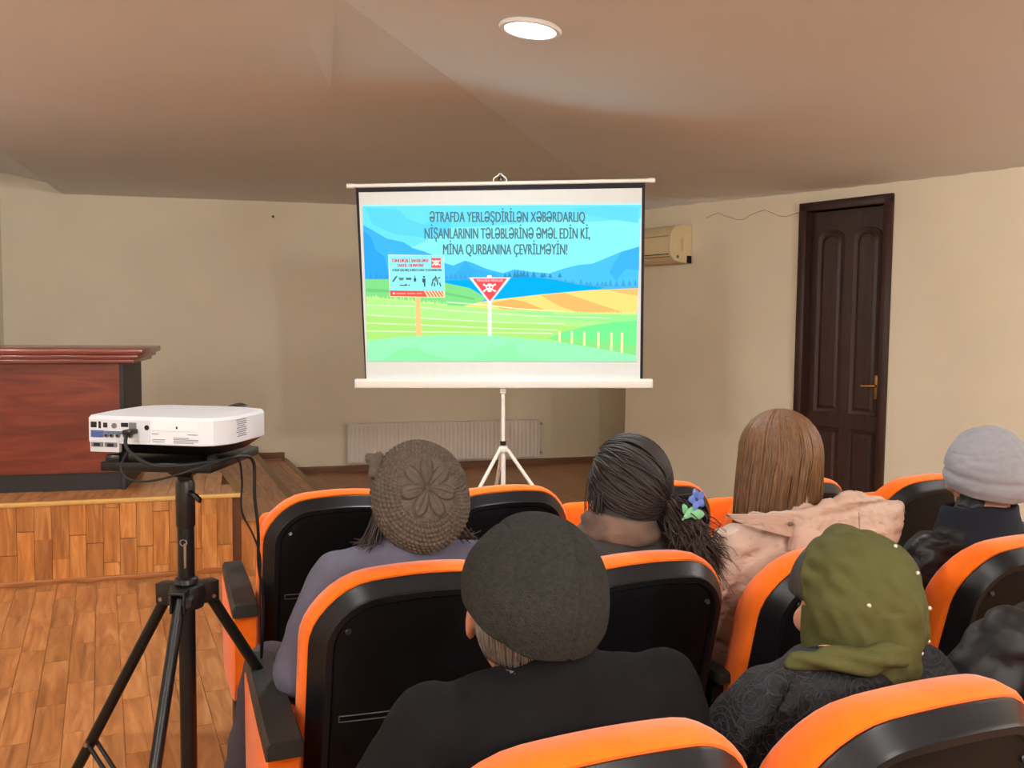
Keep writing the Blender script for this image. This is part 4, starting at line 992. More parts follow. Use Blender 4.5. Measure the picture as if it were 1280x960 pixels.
def person(cx, cy, label, spec, rot=CROT):
    root = empty('person', (cx, cy, 0), rot); tag(root, label, 'person')
    g = spec.get
    sx = g('sx', 0.0); sw = g('sw', 0.19); zs = g('zs', 0.88); ys = g('ys', 0.255); lean = g('lean', 0.0)
    Hh = Vector(g('head')); HM = head_matrix(Hh, g('yaw', 0), g('pitch', 0), g('roll', 0)); skin = g('skin', SKIN)
    def hp(p): return tuple(HM @ Vector(p))
    bk = g('bulk', 0.0)
    SH = [Vector((sx-sw+0.045, ys, zs-0.045+g('drop', 0)*-1)), Vector((sx+sw-0.045, ys, zs-0.045+g('drop', 0)))]
    EL = [Vector(g('elL', (sx-sw-0.045, ys+0.07, 0.63))), Vector(g('elR', (sx+sw+0.045, ys+0.07, 0.63)))]
    WR = [Vector(g('wrL', (-0.085, 0.52, 0.585))), Vector(g('wrR', (0.085, 0.52, 0.585)))]
    neck = Vector((sx, ys+0.005, zs+0.005))
    legx = 0.105
    def knee(s):
        if s < 0 and g('legL'): return Vector(g('legL')[0]), Vector(g('legL')[1])
        return Vector((s*legx, 0.67, 0.515)), Vector((s*legx, 0.70, 0.13))
    # --- skin
    b = MB()
    b.ell(hp((0, 0, 0.02)), (0.073, 0.092, 0.098), 20, 14, HM.to_3x3()); b.ell(hp((0, 0.028, -0.055)), (0.054, 0.062, 0.062), 16, 10, HM.to_3x3())
    b.ell(hp((0, 0.090, -0.018)), (0.011, 0.020, 0.024), 10, 8, HM.to_3x3()); b.ell(hp((0, 0.086, 0.012)), (0.008, 0.012, 0.024), 10, 8, HM.to_3x3())
    b.ell(hp((0, 0.080, -0.058)), (0.022, 0.012, 0.008), 10, 8, HM.to_3x3()); b.ell(hp((0, 0.072, -0.098)), (0.020, 0.018, 0.016), 10, 8, HM.to_3x3())
    for s in (-1, 1):
        b.ell(hp((s*0.030, 0.078, 0.032)), (0.022, 0.010, 0.007), 10, 8, HM.to_3x3())
        b.ell(hp((s*0.078, -0.008, -0.012)), (0.009, 0.020, 0.033), 10, 8, HM.to_3x3() @ Matrix.Rotation(s*0.35, 3, 'Z'))
        b.ell(hp((s*0.050, 0.055, -0.025)), (0.024, 0.024, 0.024), 10, 8, HM.to_3x3())
    b.chain([Vector(hp((0, -0.022, -0.05))), neck, neck-Vector((0, 0, 0.06))], [0.056, 0.062, 0.075])
    b.loft([superring(0, 0.30, 0.47, 0.15, 0.10), superring(sx*0.5, 0.27, 0.62, 0.14, 0.09), superring(sx, ys+0.01, zs-0.12, sw*0.78, 0.085), superring(sx, ys, zs-0.05, sw*0.62, 0.06)])
    for i in (0, 1):
        b.chain([SH[i], EL[i], WR[i]], [0.042, 0.036, 0.026])
        d = (WR[i]-EL[i]); d.z *= 0.3; hand(b, WR[i]+d.normalized()*0.01, d, 1 if i else -1)
        s = 1 if i else -1
        KN, AN = knee(s); b.chain([(s*0.085, 0.30, 0.525), KN, AN, AN+Vector((0, 0.05, -0.06))], [0.062, 0.048, 0.034, 0.03])
    b.remesh('body', skin, root, 0.0065, 4)
    for s in (-1, 1):
        MB().ell(hp((s*0.030, 0.0745, 0.014)), (0.013, 0.011, 0.009), 12, 8, HM.to_3x3()).build('eye', EYE, root)
    # --- trousers and shoes
    t = MB()
    t.loft([superring(0, 0.30, 0.455, 0.17, 0.13), superring(0, 0.30, 0.55, 0.165, 0.125)])
    for s in (-1, 1):
        KN, AN = knee(s); t.chain([(s*0.085, 0.32, 0.53), KN], [0.080, 0.066]); t.chain([KN, AN], [0.066, 0.056])
    t.remesh('trousers', g('trousers'), root, 0.013, 5, lambda co, no: 0.005*vnoise(co*np.array([14, 14, 22])))
    for s in (-1, 1):
        KN, AN = knee(s); ax_ = AN.x; ay_ = AN.y; m = MB(); m.chain([(ax_, ay_-0.02, 0.055), (ax_+s*0.008, ay_+0.10, 0.042), (ax_+s*0.01, ay_+0.17, 0.035)], [0.043, 0.041, 0.034]); m.chain([(ax_, ay_-0.01, 0.06), (ax_, ay_, 0.13)], [0.042, 0.044])
        m.v = [(x, y, max(z, 0.0035)) for x, y, z in m.v]
        m.remesh('shoe', g('shoes', RUBBER), root, 0.008, 3)
    # --- coat: torso, sleeves, collar in one cloth surface
    c = MB(); hem = g('hem', 0.46)
    c.loft([superring(0, 0.31, hem, 0.195+bk, 0.15), superring(0, 0.295, 0.55, 0.185+bk, 0.135), superring(sx*0.5, 0.275, 0.68, 0.18+bk, 0.125),
            superring(sx, ys+0.015, zs-0.13, sw*0.96, 0.125), superring(sx, ys+0.01, zs-0.07, sw*0.92, 0.115), superring(sx, ys+0.005, zs-0.02, sw*0.66, 0.085), superring(sx, ys, zs+0.012, 0.085, 0.07)])
    ar = g('arm', 0.060)
    for i in (0, 1):
        c.chain([SH[i], EL[i]], [ar+0.004, ar]); c.chain([EL[i], WR[i].lerp(EL[i], 0.04)], [ar, ar*0.78])
        c.cap(neck+Vector((0, 0, -0.02)), SH[i], 0.058, 0.058)
    if g('collar', 1):
        ch = g('collar_h', 0.035)
        c.chain([neck+Vector((0, -0.005, 0.0)), neck+Vector((0, 0.004, ch))], [0.078, 0.070])
    if g('extra_coat'): g('extra_coat')(c, neck, SH)
    fold = g('fold', 0.007)
    def dsp(co, no):
        d = fold*vnoise(co*np.array([9, 9, 15])+3.1)+fold*0.45*vnoise(co*np.array([26, 26, 40])+9.7)
        if g('crease'): d = d+g('crease')*creases(co, np.array([8, 8, 14]), 1.3)
        if g('quilt'):
            q = np.abs(np.sin((co[:, 2]+0.30*np.abs(co[:, 0]-sx)+0.006*vnoise(co*9))*math.pi/0.075)); d = d-0.008*np.exp(-(q/0.16)**2)
        if g('seam') is not None:
            xx = co[:, 0]-g('seam')
            d = d-0.0035*np.exp(-(xx/0.004)**2)*(co[:, 1] < ys)
        return d
    coat = c.remesh('coat', g('coat'), root, g('cvox', 0.011), g('cit', 5), dsp)
    if g('open_neck'): pass
    return root, HM, neck, coat

def cap_surface(name, matl, root, HM, c, r, hem, nu=120, nv=50, disp=None, thick=0.004, flat=None, local=None):
    """a dome over the head: u=0 at the right, u=.25 at the front; hem(u) -> polar angle of the edge"""
    def fn(u, v):
        a = u*2*np.pi; th = v*hem(u)+0.015
        n = np.stack([np.sin(th)*np.cos(a), np.sin(th)*np.sin(a), np.cos(th)], 1)
        s = np.ones(len(u)) if disp is None else 1+disp(n, u, v)
        p = n*np.array(r)*s[:, None]+np.array(c)
        return p
    mb = grid_surface(fn, nu, nv, True, True, False)
    T = HM if local is None else HM @ local
    mb.v = [tuple(T @ Vector(p)) for p in mb.v]
    o = mb.build(name, matl, root, smooth=4)
    if thick:
        sdf = o.modifiers.new('thick', 'SOLIDIFY'); sdf.thickness = thick; sdf.offset = -1
    return o

def locks(name, matl, root, paths, r0, r1, n=5):
    m = MB()
    for p in paths: 
        k = len(p); m.tube(p, [r0*min(1, 0.35+2.5*i/k)+(r1-r0)*(i/(k-1)) for i in range(k)], n)
    o = m.build(name, matl, root, smooth=4); o['kind'] = 'stuff'; return o

def cloth(name, col, rough=0.85, **k):
    k.setdefault('bump', 0.18); k.setdefault('bscale', 500); k.setdefault('var', 0.07); k.setdefault('vscale', 14); k.setdefault('spec', 0.25)
    return mat(name, col, rough, **k)
DKTR = cloth('dark_trousers', (36, 35, 42)); 
HAIRG = mat('grey_hair', (118, 108, 100), 0.6, var=0.35, vscale=40, stretch=(6, 6, 1), bump=0.4, bscale=160)
HAIRD = mat('dark_hair', (36, 27, 24), 0.42, var=0.35, vscale=20, stretch=(5, 5, 1), bump=0.3, bscale=200)
HAIRB = mat('brown_hair', (112, 76, 42), 0.36, var=0.4, vscale=22, stretch=(6, 6, 1), bump=0.3, bscale=220)

# ---- man in the flat cap (near chair)
root, HM, neck, coat = person(0.155, 1.00, 'man in a dark grey flat cap and black coat seated in the near row',
    dict(head=(-0.022, 0.305, 0.985), yaw=-10, pitch=4, roll=3, sx=0.0, sw=0.225, zs=0.895, ys=0.245, skin=SKINOLD, seam=0.005, coat=cloth('black_wool_coat', (17, 16, 18), 0.85, spec=0.12), trousers=DKTR, bulk=0.02, collar_h=0.02, fold=0.006, arm=0.066))
def capd(n, u, v):
    s = 0.02*vnoise(n*3.0+1.7)
    for x0 in (-0.55, 0.28): s = s-0.028*np.exp(-((n[:, 0]-x0-0.1*n[:, 2])/0.025)**2)*(n[:, 2] < 0.93)
    s = s+0.05*np.clip(-n[:, 2], 0, 1)
    return s+0.004*np.sin(v*50)*(v > 0.95)
CAPM = cloth('charcoal_wool', (46, 45, 42), 0.95, bump=0.5, bscale=420, var=0.28, vscale=150, spec=0.1)
cap_surface('flat_cap', CAPM, root, HM, (0.010, -0.014, 0.022), (0.109, 0.124, 0.126), lambda u: 1.56+0.34*np.cos((u+0.25)*2*np.pi)+0.10*np.cos(u*2*np.pi), 180, 90, capd, 0.005)
m = MB(); S = []
for t in np.linspace(-1, 1, 15):
    a = t*1.05; x = 0.070*math.sin(a)/math.sin(1.05)*0.95; yb = 0.075+0.030*math.cos(a); yf = 0.105+0.050*math.cos(a)
    S.append([(x, yb, 0.052), (x*1.02, yf, 0.028-0.01*t*t), (x*1.02, yf, 0.022-0.01*t*t), (x, yb, 0.044)])
m.loft(S); m.v = [tuple(HM @ Vector(p)) for p in m.v]; m.build('cap_brim', CAPM, root)
def napehem(u): return 2.02+0.0*u
cap_surface('hair', HAIRG, root, HM, (0, -0.006, 0.012), (0.080, 0.101, 0.102), lambda u: 1.62+0.66*np.clip(np.cos((u+0.25)*2*np.pi)+0.25, 0, 1)**0.6, 90, 30, lambda n, u, v: 0.02*vnoise(np.stack([u*110, v*5, u*0], 1)), 0.003)
paths = []
for i in range(150):
    a = math.radians(rnd.uniform(195, 345)); p = []
    for t in np.linspace(0, 1, 6):
        th = 1.75+0.56*t; r_ = 1.0+0.02*t
        p.append(HM @ Vector((0.081*r_*math.sin(th)*math.cos(a), -0.006+0.102*r_*math.sin(th)*math.sin(a), 0.012+0.10*math.cos(th)-0.004*t+rnd.uniform(-.001, .001))))
    paths.append(p)
locks('hair_strands', HAIRG, root, paths, 0.0012, 0.0005, 4)
# shirt collar peeping out
m = MB(); m.tube([neck+Vector((0.075*math.cos(a)-0.0, 0.012+0.068*math.sin(a), 0.022+0.003*math.cos(3*a))) for a in np.linspace(math.radians(165), math.radians(215), 12)], 0.004, 6); m.build('shirt_collar', cloth('grey_shirt', (116, 110, 104)), root)

# ---- woman in the knitted beret
root, HM, neck, coat = person(-0.17, 1.785, 'woman in a brown knitted beret and grey-blue coat at the aisle',
    dict(head=(0.048, 0.285, 0.985), yaw=0, pitch=-6, roll=0, sx=0.03, sw=0.215, zs=0.872, coat=cloth('grey_blue_coat', (94, 92, 108), 0.9, var=0.05), trousers=cloth('plum_grey_trousers', (70, 62, 70)),
         elL=(-0.225, 0.25, 0.625), wrL=(-0.12, 0.48, 0.60), hem=0.40, seam=-0.13, legL=((-0.25, 0.63, 0.50), (-0.335, 0.60, 0.13))))
KNIT = cloth('brown_knit', (98, 86, 77), 0.95, bump=0.5, bscale=700, var=0.22, vscale=90)
prof = np.array([(0.0, 0.050), (0.03, 0.051), (0.06, 0.048), (0.09, 0.036), (0.112, 0.014), (0.120, -0.012), (0.116, -0.036), (0.103, -0.058), (0.092, -0.078), (0.090, -0.088)])
sarc = np.concatenate([[0], np.cumsum(np.hypot(*np.diff(prof, axis=0).T))]); tot = sarc[-1]
def beret_fn(u, v):
    s = np.maximum(v, 0.004)*tot; r = np.interp(s, sarc, prof[:, 0]); z = np.interp(s, sarc, prof[:, 1])
    a = u*2*np.pi; e = 1.0
    kn = np.clip((r-0.062)/0.012, 0, 1)*(s < tot*0.95)
    row = np.floor(s/0.0105); st = np.abs(np.sin(a*32+0.5*np.pi*row))**0.8*np.abs(np.sin(s*np.pi/0.0105))**0.8
    d = 0.0062*kn*(st-0.5)
    # petals of the crocheted flower
    pet = np.abs(np.cos(3.5*(a+0.3))); rim = 0.066*(0.30+0.70*pet**0.7)
    ins = np.clip((rim-r)/0.008, 0, 1)
    d = d+ins*(0.0085*pet**0.8*np.clip(r/0.02, 0, 1)-0.001)-0.003*np.exp(-(r/0.006)**2)-0.003*np.exp(-((r-rim-0.003)/0.004)**2)*(r > 0.012)-0.0025*ins*np.exp(-((pet-1)/0.012)**2)
    P_ = np.stack([(r+d*0.6)*np.cos(a)*0.97, (r+d*0.6)*np.sin(a)*1.12, z+d], 1)
    P_[:, 2] += 0.006*vnoise(np.stack([np.cos(a)*2, np.sin(a)*2, r*20], 1))
    return P_
mb = grid_surface(beret_fn, 420, 180, True, True, False)
ax = Vector((-0.02, -0.93, 0.36)).normalized(); xr = Vector((1, 0, 0)); yr = ax.cross(xr).normalized(); xr = yr.cross(ax)
BM = Matrix((xr, yr, ax)).transposed().to_4x4(); BT = HM @ Matrix.Translation((0.002, -0.074, 0.022)) @ BM
mb.v = [tuple(BT @ Vector(p)) for p in mb.v]; o = mb.build('beret', KNIT, root, smooth=4); sd = o.modifiers.new('thick', 'SOLIDIFY'); sd.thickness = 0.005; sd.offset = -1
m = MB()
for dx, dy, dz, r_ in ((0, 0, 0, 0.017), (-0.012, 0.004, 0.014, 0.013), (-0.006, -0.004, -0.020, 0.014), (0.008, 0.0, 0.018, 0.011)):
    m.ell(tuple(HM @ Vector((-0.098+dx, -0.045+dy, 0.095+dz))), (r_, r_*0.8, r_), 12, 8)
m.remesh('beret_bow', KNIT, root, 0.004, 2, lambda co, no: 0.002*np.sin(co[:, 0]*700)*np.sin(co[:, 2]*700))
paths = []
for s in (-1, 1):
    for i in range(60):
        x0_ = s*(0.072+rnd.uniform(0, 0.022)); y0_ = rnd.uniform(-0.05, 0.04); out = s*rnd.uniform(0.015, 0.055)
        paths.append([HM @ Vector((x0_*0.9, y0_, 0.0)), HM @ Vector((x0_+out*0.3, y0_-0.01, -0.05)), HM @ Vector((x0_+out*0.8, y0_-0.02, -0.085)), HM @ Vector((x0_+out*1.1+s*0.01, y0_-0.02, -0.085+rnd.uniform(-.02, .012)))])
locks('hair', mat('auburn_hair', (40, 24, 22), 0.5, var=0.2), root, paths, 0.0024, 0.0006)
cap_surface('hair_under_beret', HAIRD, root, HM, (0, -0.002, 0.005), (0.078, 0.094, 0.095), lambda u: 1.7+0.35*np.clip(np.cos((u+0.25)*2*np.pi), 0, 1), 60, 24, None, 0.003)

# ---- dark-haired woman with the flower clip
root, HM, neck, coat = person(0.325, 1.89, 'dark-haired woman with a blue flower hair clip and dark grey coat',
    dict(head=(0.078, 0.275, 1.003), yaw=8, pitch=-8, roll=-4, sx=0.045, sw=0.205, zs=0.878, coat=cloth('dark_grey_coat', (58, 55, 54), 0.95, var=0.12, vscale=40), trousers=DKTR, collar_h=0.045, drop=-0.012))
clip = Vector((0.062, -0.088, -0.060))
cap_surface('hair', HAIRD, root, HM, (0, -0.008, 0.018), (0.094, 0.106, 0.110), lambda u: 1.30+1.02*np.clip(0.5+0.5*np.cos((u+0.25)*2*np.pi), 0, 1)**0.8, 120, 44, lambda n, u, v: 0.018*vnoise(np.stack([u*90, v*3, u*0], 1)), 0.004)
def swept(start, end, c, r, k=12, jitter=0.0):
    a = Vector(start).normalized(); b = Vector(end).normalized(); out = []
    for t in np.linspace(0, 1, k):
        d = a.slerp(b, t); q = 1.0+0.02*math.sin(t*math.pi)+jitter
        out.append(Vector((c[0]+d.x*r[0]*q, c[1]+d.y*r[1]*q, c[2]+d.z*r[2]*q)))
    return out
paths = []
for i in range(560):
    az = math.radians(rnd.uniform(-15, 195)); el = math.radians(rnd.uniform(8, 88)) if rnd.random() < 0.75 else math.radians(rnd.uniform(-35, 15))
    if el < 0.1: az = math.radians(rnd.choice([rnd.uniform(165, 230), rnd.uniform(-40, 15)]))
    st = Vector((math.cos(az)*math.cos(el), math.sin(az)*math.cos(el)*0.75-0.1, math.sin(el)))
    en = (clip+Vector((rnd.gauss(0, 0.016), 0, rnd.gauss(0, 0.014)))-Vector((0, -0.008, 0.018)))
    en = Vector((en.x/0.094, en.y/0.106, en.z/0.110))
    if st.normalized().dot(en.normalized()) < -0.95: continue
    pth = swept(st, en, (0, -0.008, 0.018), (0.096, 0.108, 0.112), 14, rnd.uniform(-0.005, 0.035))
    paths.append([HM @ p for p in pth])
# loose wisps on the left
wisp = []
for i in range(60):
    x_ = -0.085-rnd.uniform(0, 0.02); y_ = rnd.uniform(-0.03, 0.05)
    wisp.append([HM @ Vector((x_+0.012, y_, 0.04)), HM @ Vector((x_-0.006, y_, -0.02)), HM @ Vector((x_-0.012+rnd.uniform(-.01, .01), y_, -0.07)), HM @ Vector((x_+rnd.uniform(-.01, .02), y_, -0.115))])
# pony tail
tail = []
for i in range(420):
    o0 = Vector((rnd.gauss(0, 0.012), rnd.gauss(0, 0.010), rnd.gauss(0, 0.012))); o1 = Vector((rnd.gauss(0, 0.024), rnd.gauss(0, 0.014), rnd.gauss(0, 0.020)))
    a = clip+o0; q = rnd.uniform(0.75, 1.1); wv = rnd.uniform(-.008, .008)
    tail.append([HM @ v for v in smooth_path([a+Vector((-0.012, 0.012, 0.022)), a, clip+Vector((0.010, -0.028, -0.040))+o0*1.9, clip+Vector((0.026+wv, -0.036, -0.085))*1.0+o1, clip+Vector((0.048-wv, -0.034, -0.125*q))+o1*1.25, clip+Vector((0.075+rnd.uniform(-.015, .02), -0.026, -0.165*q))+o1*1.3], 3)])
locks('pony_tail', mat('pony_tail_hair', (52, 38, 33), 0.5, var=0.3, vscale=30), root, tail, 0.0022, 0.0003)
locks('hair_locks', HAIRD, root, paths, 0.0034, 0.0012); locks('loose_hair', HAIRD, root, wisp, 0.0014, 0.0004, 4)
# scarf round the neck
m = MB()
for k, (rr, zz2, tk) in enumerate(((0.078, 0.018, 0.026), (0.070, 0.046, 0.020))):
    for i in range(18):
        a0 = 2*math.pi*i/18; a1 = 2*math.pi*(i+1)/18
        q = lambda a: neck+Vector((rr*math.cos(a)*1.06, 0.005+rr*math.sin(a), zz2+0.008*math.sin(2*a+k)))
        m.cap(q(a0), q(a1), tk, tk, 10)
m.remesh('scarf', mat('patterned_scarf', (104, 82, 70), 0.9, var=0.5, vscale=14, bump=0.3, bscale=300), root, 0.009, 3, lambda co, no: 0.005*vnoise(co*np.array([25, 25, 60])))
# the clip
CM = HM @ Matrix.Translation(clip+Vector((0.004, -0.056, 0.004)))
fl_ = MB(); 
def petal(m, ang, L_, wd, M_, c0=(0, 0, 0), bend=0.006):
    S = []; ca, sa = math.cos(ang), math.sin(ang)
    for t in np.linspace(0.04, 1, 8):
        hw_ = wd*math.sin(math.pi*min(0.97, 0.10+0.82*t))**0.8; r_ = L_*t; y = -bend*math.sin(t*2.2)
        S.append([(r_*ca-s*hw_*sa, y+yy-(0.003 if s == 0 else 0), r_*sa+s*hw_*ca) for s, yy in ((-1, 0), (0, 0), (1, 0), (0, 0.004))])
    S = [[tuple(M_ @ (Vector(p)+Vector(c0))) for p in rg] for rg in S]; m.loft(S); return m
BLUE = mat('blue_petal', (92, 118, 196), 0.4, var=0.12, vscale=60); GREEN = mat('green_leaf', (120, 190, 140), 0.4, var=0.15, vscale=60)
hc = empty('hair_clip', (0, 0, 0)); hc.parent = root
for i in range(5): petal(MB(), math.radians(90+72*i+10), 0.026, 0.010, CM, (0.014, -0.006, 0.020)).build('petal', BLUE, hc)
MB().ell(tuple(CM @ Vector((0.014, -0.012, 0.020))), (0.004, 0.004, 0.004), 10, 6).build('pistil', mat('clip_centre', (56, 74, 140), 0.4), hc)
for ang, c0, L_, w_ in ((205, (0.006, -0.004, 0.0), 0.040, 0.010), (-10, (-0.008, -0.004, -0.012), 0.040, 0.012), (110, (-0.020, -0.004, -0.010), 0.026, 0.009)):
    petal(MB(), math.radians(ang), L_, w_, CM, c0).build('leaf', GREEN, hc)
m = MB(); m.tube([CM @ Vector((-0.034, -0.004, -0.022)), CM @ Vector((-0.010, -0.007, -0.010)), CM @ Vector((0.008, -0.007, 0.008))], 0.0025, 8); m.build('stem', GREEN, hc)

# ---- woman in the pink hooded jacket
def nylon(name, col, rough, crease=0.5, scale=9.0):
    """thin woven nylon: fine crumples as relief only"""
    m_ = mat(name, col, rough, var=0.03, vscale=10, spec=0.35); nt = m_.node_tree; b_ = nt.nodes['Principled BSDF']; L = nt.links
    tc = nt.nodes.new('ShaderNodeTexCoord'); mp = nt.nodes.new('ShaderNodeMapping'); mp.inputs['Scale'].default_value = (1.0, 1.0, 2.0); L.new(tc.outputs['Object'], mp.inputs[0])
    hs = []
    for k, sc_ in enumerate((scale, scale*2.7)):
        n = nt.nodes.new('ShaderNodeTexNoise'); n.noise_type = 'RIDGED_MULTIFRACTAL'; n.inputs['Scale'].default_value = sc_; n.inputs['Detail'].default_value = 2; n.inputs['Distortion'].default_value = 0.6
        L.new(mp.outputs[0], n.inputs['Vector']); hs.append(n.outputs['Fac'])
    ad = nt.nodes.new('ShaderNodeMath'); ad.operation = 'ADD'; L.new(hs[0], ad.inputs[0]); L.new(hs[1], ad.inputs[1])
    bp = nt.nodes.new('ShaderNodeBump'); bp.inputs['Strength'].default_value = crease; bp.inputs['Distance'].default_value = 0.006; bp.invert = True
    L.new(ad.outputs[0], bp.inputs['Height']); L.new(bp.outputs[0], b_.inputs['Normal']); return m_
def creases(co, k, seed=0.0):
    """sharp fold lines between soft swellings"""
    a = 1-np.abs(vnoise(co*k+seed)); b_ = 1-np.abs(vnoise(co*k*2.3+seed+7.7))
    return -(a**6)-0.5*(b_**6)
PINK = nylon('pink_nylon', (194, 165, 148), 0.5, 0.6, 12.0)
root, HM, neck, coat = person(0.82, 1.99, 'long-haired woman in a pale pink hooded padded jacket',
    dict(head=(0.0, 0.335, 1.055), yaw=4, pitch=-4, roll=2, sx=0.005, sw=0.225, zs=0.895, ys=0.27, coat=PINK, trousers=DKTR, bulk=0.025, quilt=1, arm=0.066, collar_h=0.05, cvox=0.008, cit=4, fold=0.003, crease=0.007))
c = MB()
# the hood lies flat on the back, its brim folded into a ridge along the top
c.loft([superring(0.055+0.01*k_, 0.178-0.012*math.sin(k_*0.5), z_, w_, d_, 28, 2.8) for k_, (z_, w_, d_) in enumerate(((0.735, 0.05, 0.02), (0.765, 0.105, 0.034), (0.81, 0.150, 0.042), (0.86, 0.170, 0.046), (0.905, 0.174, 0.046), (0.945, 0.172, 0.042), (0.966, 0.165, 0.030)))])
c.chain([(-0.135, 0.255, 0.936), (-0.085, 0.19, 0.945), (0.00, 0.155, 0.962), (0.09, 0.150, 0.975), (0.19, 0.158, 0.972), (0.265, 0.185, 0.950)], [0.012, 0.015, 0.018, 0.020, 0.018, 0.012])
c.chain([(0.01, 0.165, 0.975), (0.10, 0.165, 0.990), (0.145, 0.17, 0.985)], [0.010, 0.014, 0.010])
c.chain([(0.26, 0.185, 0.945), (0.268, 0.18, 0.88), (0.225, 0.18, 0.81)], [0.018, 0.022, 0.016])
def hood_d(co, no):
    d = 0.006*vnoise(co*np.array([10, 10, 16])+2)+0.008*creases(co, np.array([9, 9, 17]), 3.0)
    d = d-0.007*np.exp(-((co[:, 2]-0.950-0.09*co[:, 0]+0.004*vnoise(co*25))/0.0045)**2)*(co[:, 1] < 0.2)
    d = d-0.005*np.exp(-((co[:, 0]-0.098-0.1*(co[:, 2]-0.9))/0.004)**2)*(co[:, 1] < 0.2)
    d = d+0.0035*np.sin(co[:, 0]*230+3*vnoise(co*18))*np.exp(-((co[:, 2]-0.938)/0.016)**2)
    return d
c.remesh('hood', PINK, root, 0.006, 3, hood_d)
m = MB(); m.tube([(0.098+0.1*(z_-0.9), 0.126+0.6*abs(z_-0.87)**1.5, z_) for z_ in np.linspace(0.76, 0.95, 14)], 0.0012, 5); m.build('hood_seam', mat('pink_thread', (150, 118, 106), 0.8), root)
S = []; m = MB()
for t in np.linspace(0, 1, 9):
    x_ = -0.075-0.135*t; y_ = 0.175+0.07*t; hgt = 0.05*(1-t)**0.7+0.006; z_ = 0.950-0.004*t
    S.append([(x_, y_-0.006, z_), (x_, y_+0.006, z_), (x_+0.004, y_+0.010, z_-hgt), (x_+0.004, y_-0.004, z_-hgt)])
m.loft(S); m.build('collar_flap', PINK, root, smooth=0.6)
MB().ell((-0.085, 0.165, 0.930), (0.008, 0.005, 0.006), 10, 6).build('snap', mat('snap_dark', (110, 84, 74), 0.4), root)
paths = []
for i in range(900):
    a = math.radians(rnd.uniform(135, 405)); rr = rnd.uniform(0.96, 1.035); part = 0.012
    L_ = rnd.uniform(0.13, 0.175)*(1.0 if math.sin(a) < 0.2 else 0.9)+0.04*max(0, -math.cos(a)); p = []
    ca, sa = math.cos(a), math.sin(a)
    for t in np.linspace(0.05, 1, 8):
        th = t*math.pi/2; p.append(Vector((part+0.097*rr*math.sin(th)*ca, -0.006+0.112*rr*math.sin(th)*sa, 0.02+0.114*rr*math.cos(th))))
    e = p[-1]; flare = 1.02+0.10*rnd.random(); sway = rnd.uniform(-.006, .006)
    for t in (0.3, 0.6, 0.85, 1.0): p.append(Vector((e.x*(1+(flare-1)*t)-0.018*t*(ca < 0)+sway*math.sin(t*3), e.y*(1-0.12*t), e.z-L_*t)))
    paths.append([HM @ q for q in p])
locks('hair_locks', HAIRB, root, paths, 0.0036, 0.0008)
cap_surface('hair', HAIRB, root, HM, (0.006, -0.006, 0.02), (0.087, 0.101, 0.104), lambda u: 1.25+0.95*np.clip(0.62+0.6*np.cos((u+0.25)*2*np.pi), 0, 1), 90, 36, lambda n, u, v: 0.015*vnoise(np.stack([u*90, v*3, u*0], 1)), 0.004)

# ---- person in the grey beanie
BLKN = nylon('black_nylon', (28, 28, 31), 0.42, 0.7, 9.0)
root, HM, neck, coat = person(1.315, 2.095, 'person in a light grey beanie and black puffy jacket at the right',
    dict(head=(0.075, 0.265, 1.000), yaw=-16, pitch=2, roll=0, sx=0.06, sw=0.225, zs=0.865, coat=BLKN, trousers=DKTR, fold=0.006, crease=0.012, collar_h=0.06, cvox=0.009, cit=3))
def bean(n, u, v):
    s = 0.02*vnoise(n*2.2+4)+0.012*vnoise(n*np.array([4, 4, 9])+7)
    s = s-0.012*np.exp(-((n[:, 0]*0.8+n[:, 1]*0.3+0.10)/0.018)**2)*(n[:, 2] > -0.2)
    s = s-0.010*np.exp(-((n[:, 2]-0.62-0.25*n[:, 0])/0.02)**2)
    s = s-0.03*np.exp(-((v-0.80)/0.035)**2)+0.02*np.exp(-((v-0.90)/0.05)**2)
    return s
cap_surface('beanie', cloth('grey_jersey', (150, 150, 156), 0.95, var=0.06, vscale=60, bump=0.25), root, HM, (0.002, -0.012, 0.026), (0.106, 0.122, 0.122), lambda u: 2.0+0.12*np.cos((u+0.25)*2*np.pi), 150, 80, bean, 0.004)
m = MB(); S = []
for dz, ra in ((-0.03, 0.135), (-0.01, 0.118), (0.03, 0.104), (0.056, 0.100), (0.062, 0.095), (0.056, 0.090), (0.0, 0.086)):
    S.append([tuple(neck+Vector((ra*math.cos(a), 0.006+ra*0.92*math.sin(a), dz+0.012*math.sin(a)*-1+0.003*math.sin(5*a)))) for a in [2*math.pi*k/40 for k in range(40)]])
m.loft(S, False, False); o = m.build('collar_edge', cloth('dark_fleece', (20, 23, 34)), root, smooth=4)

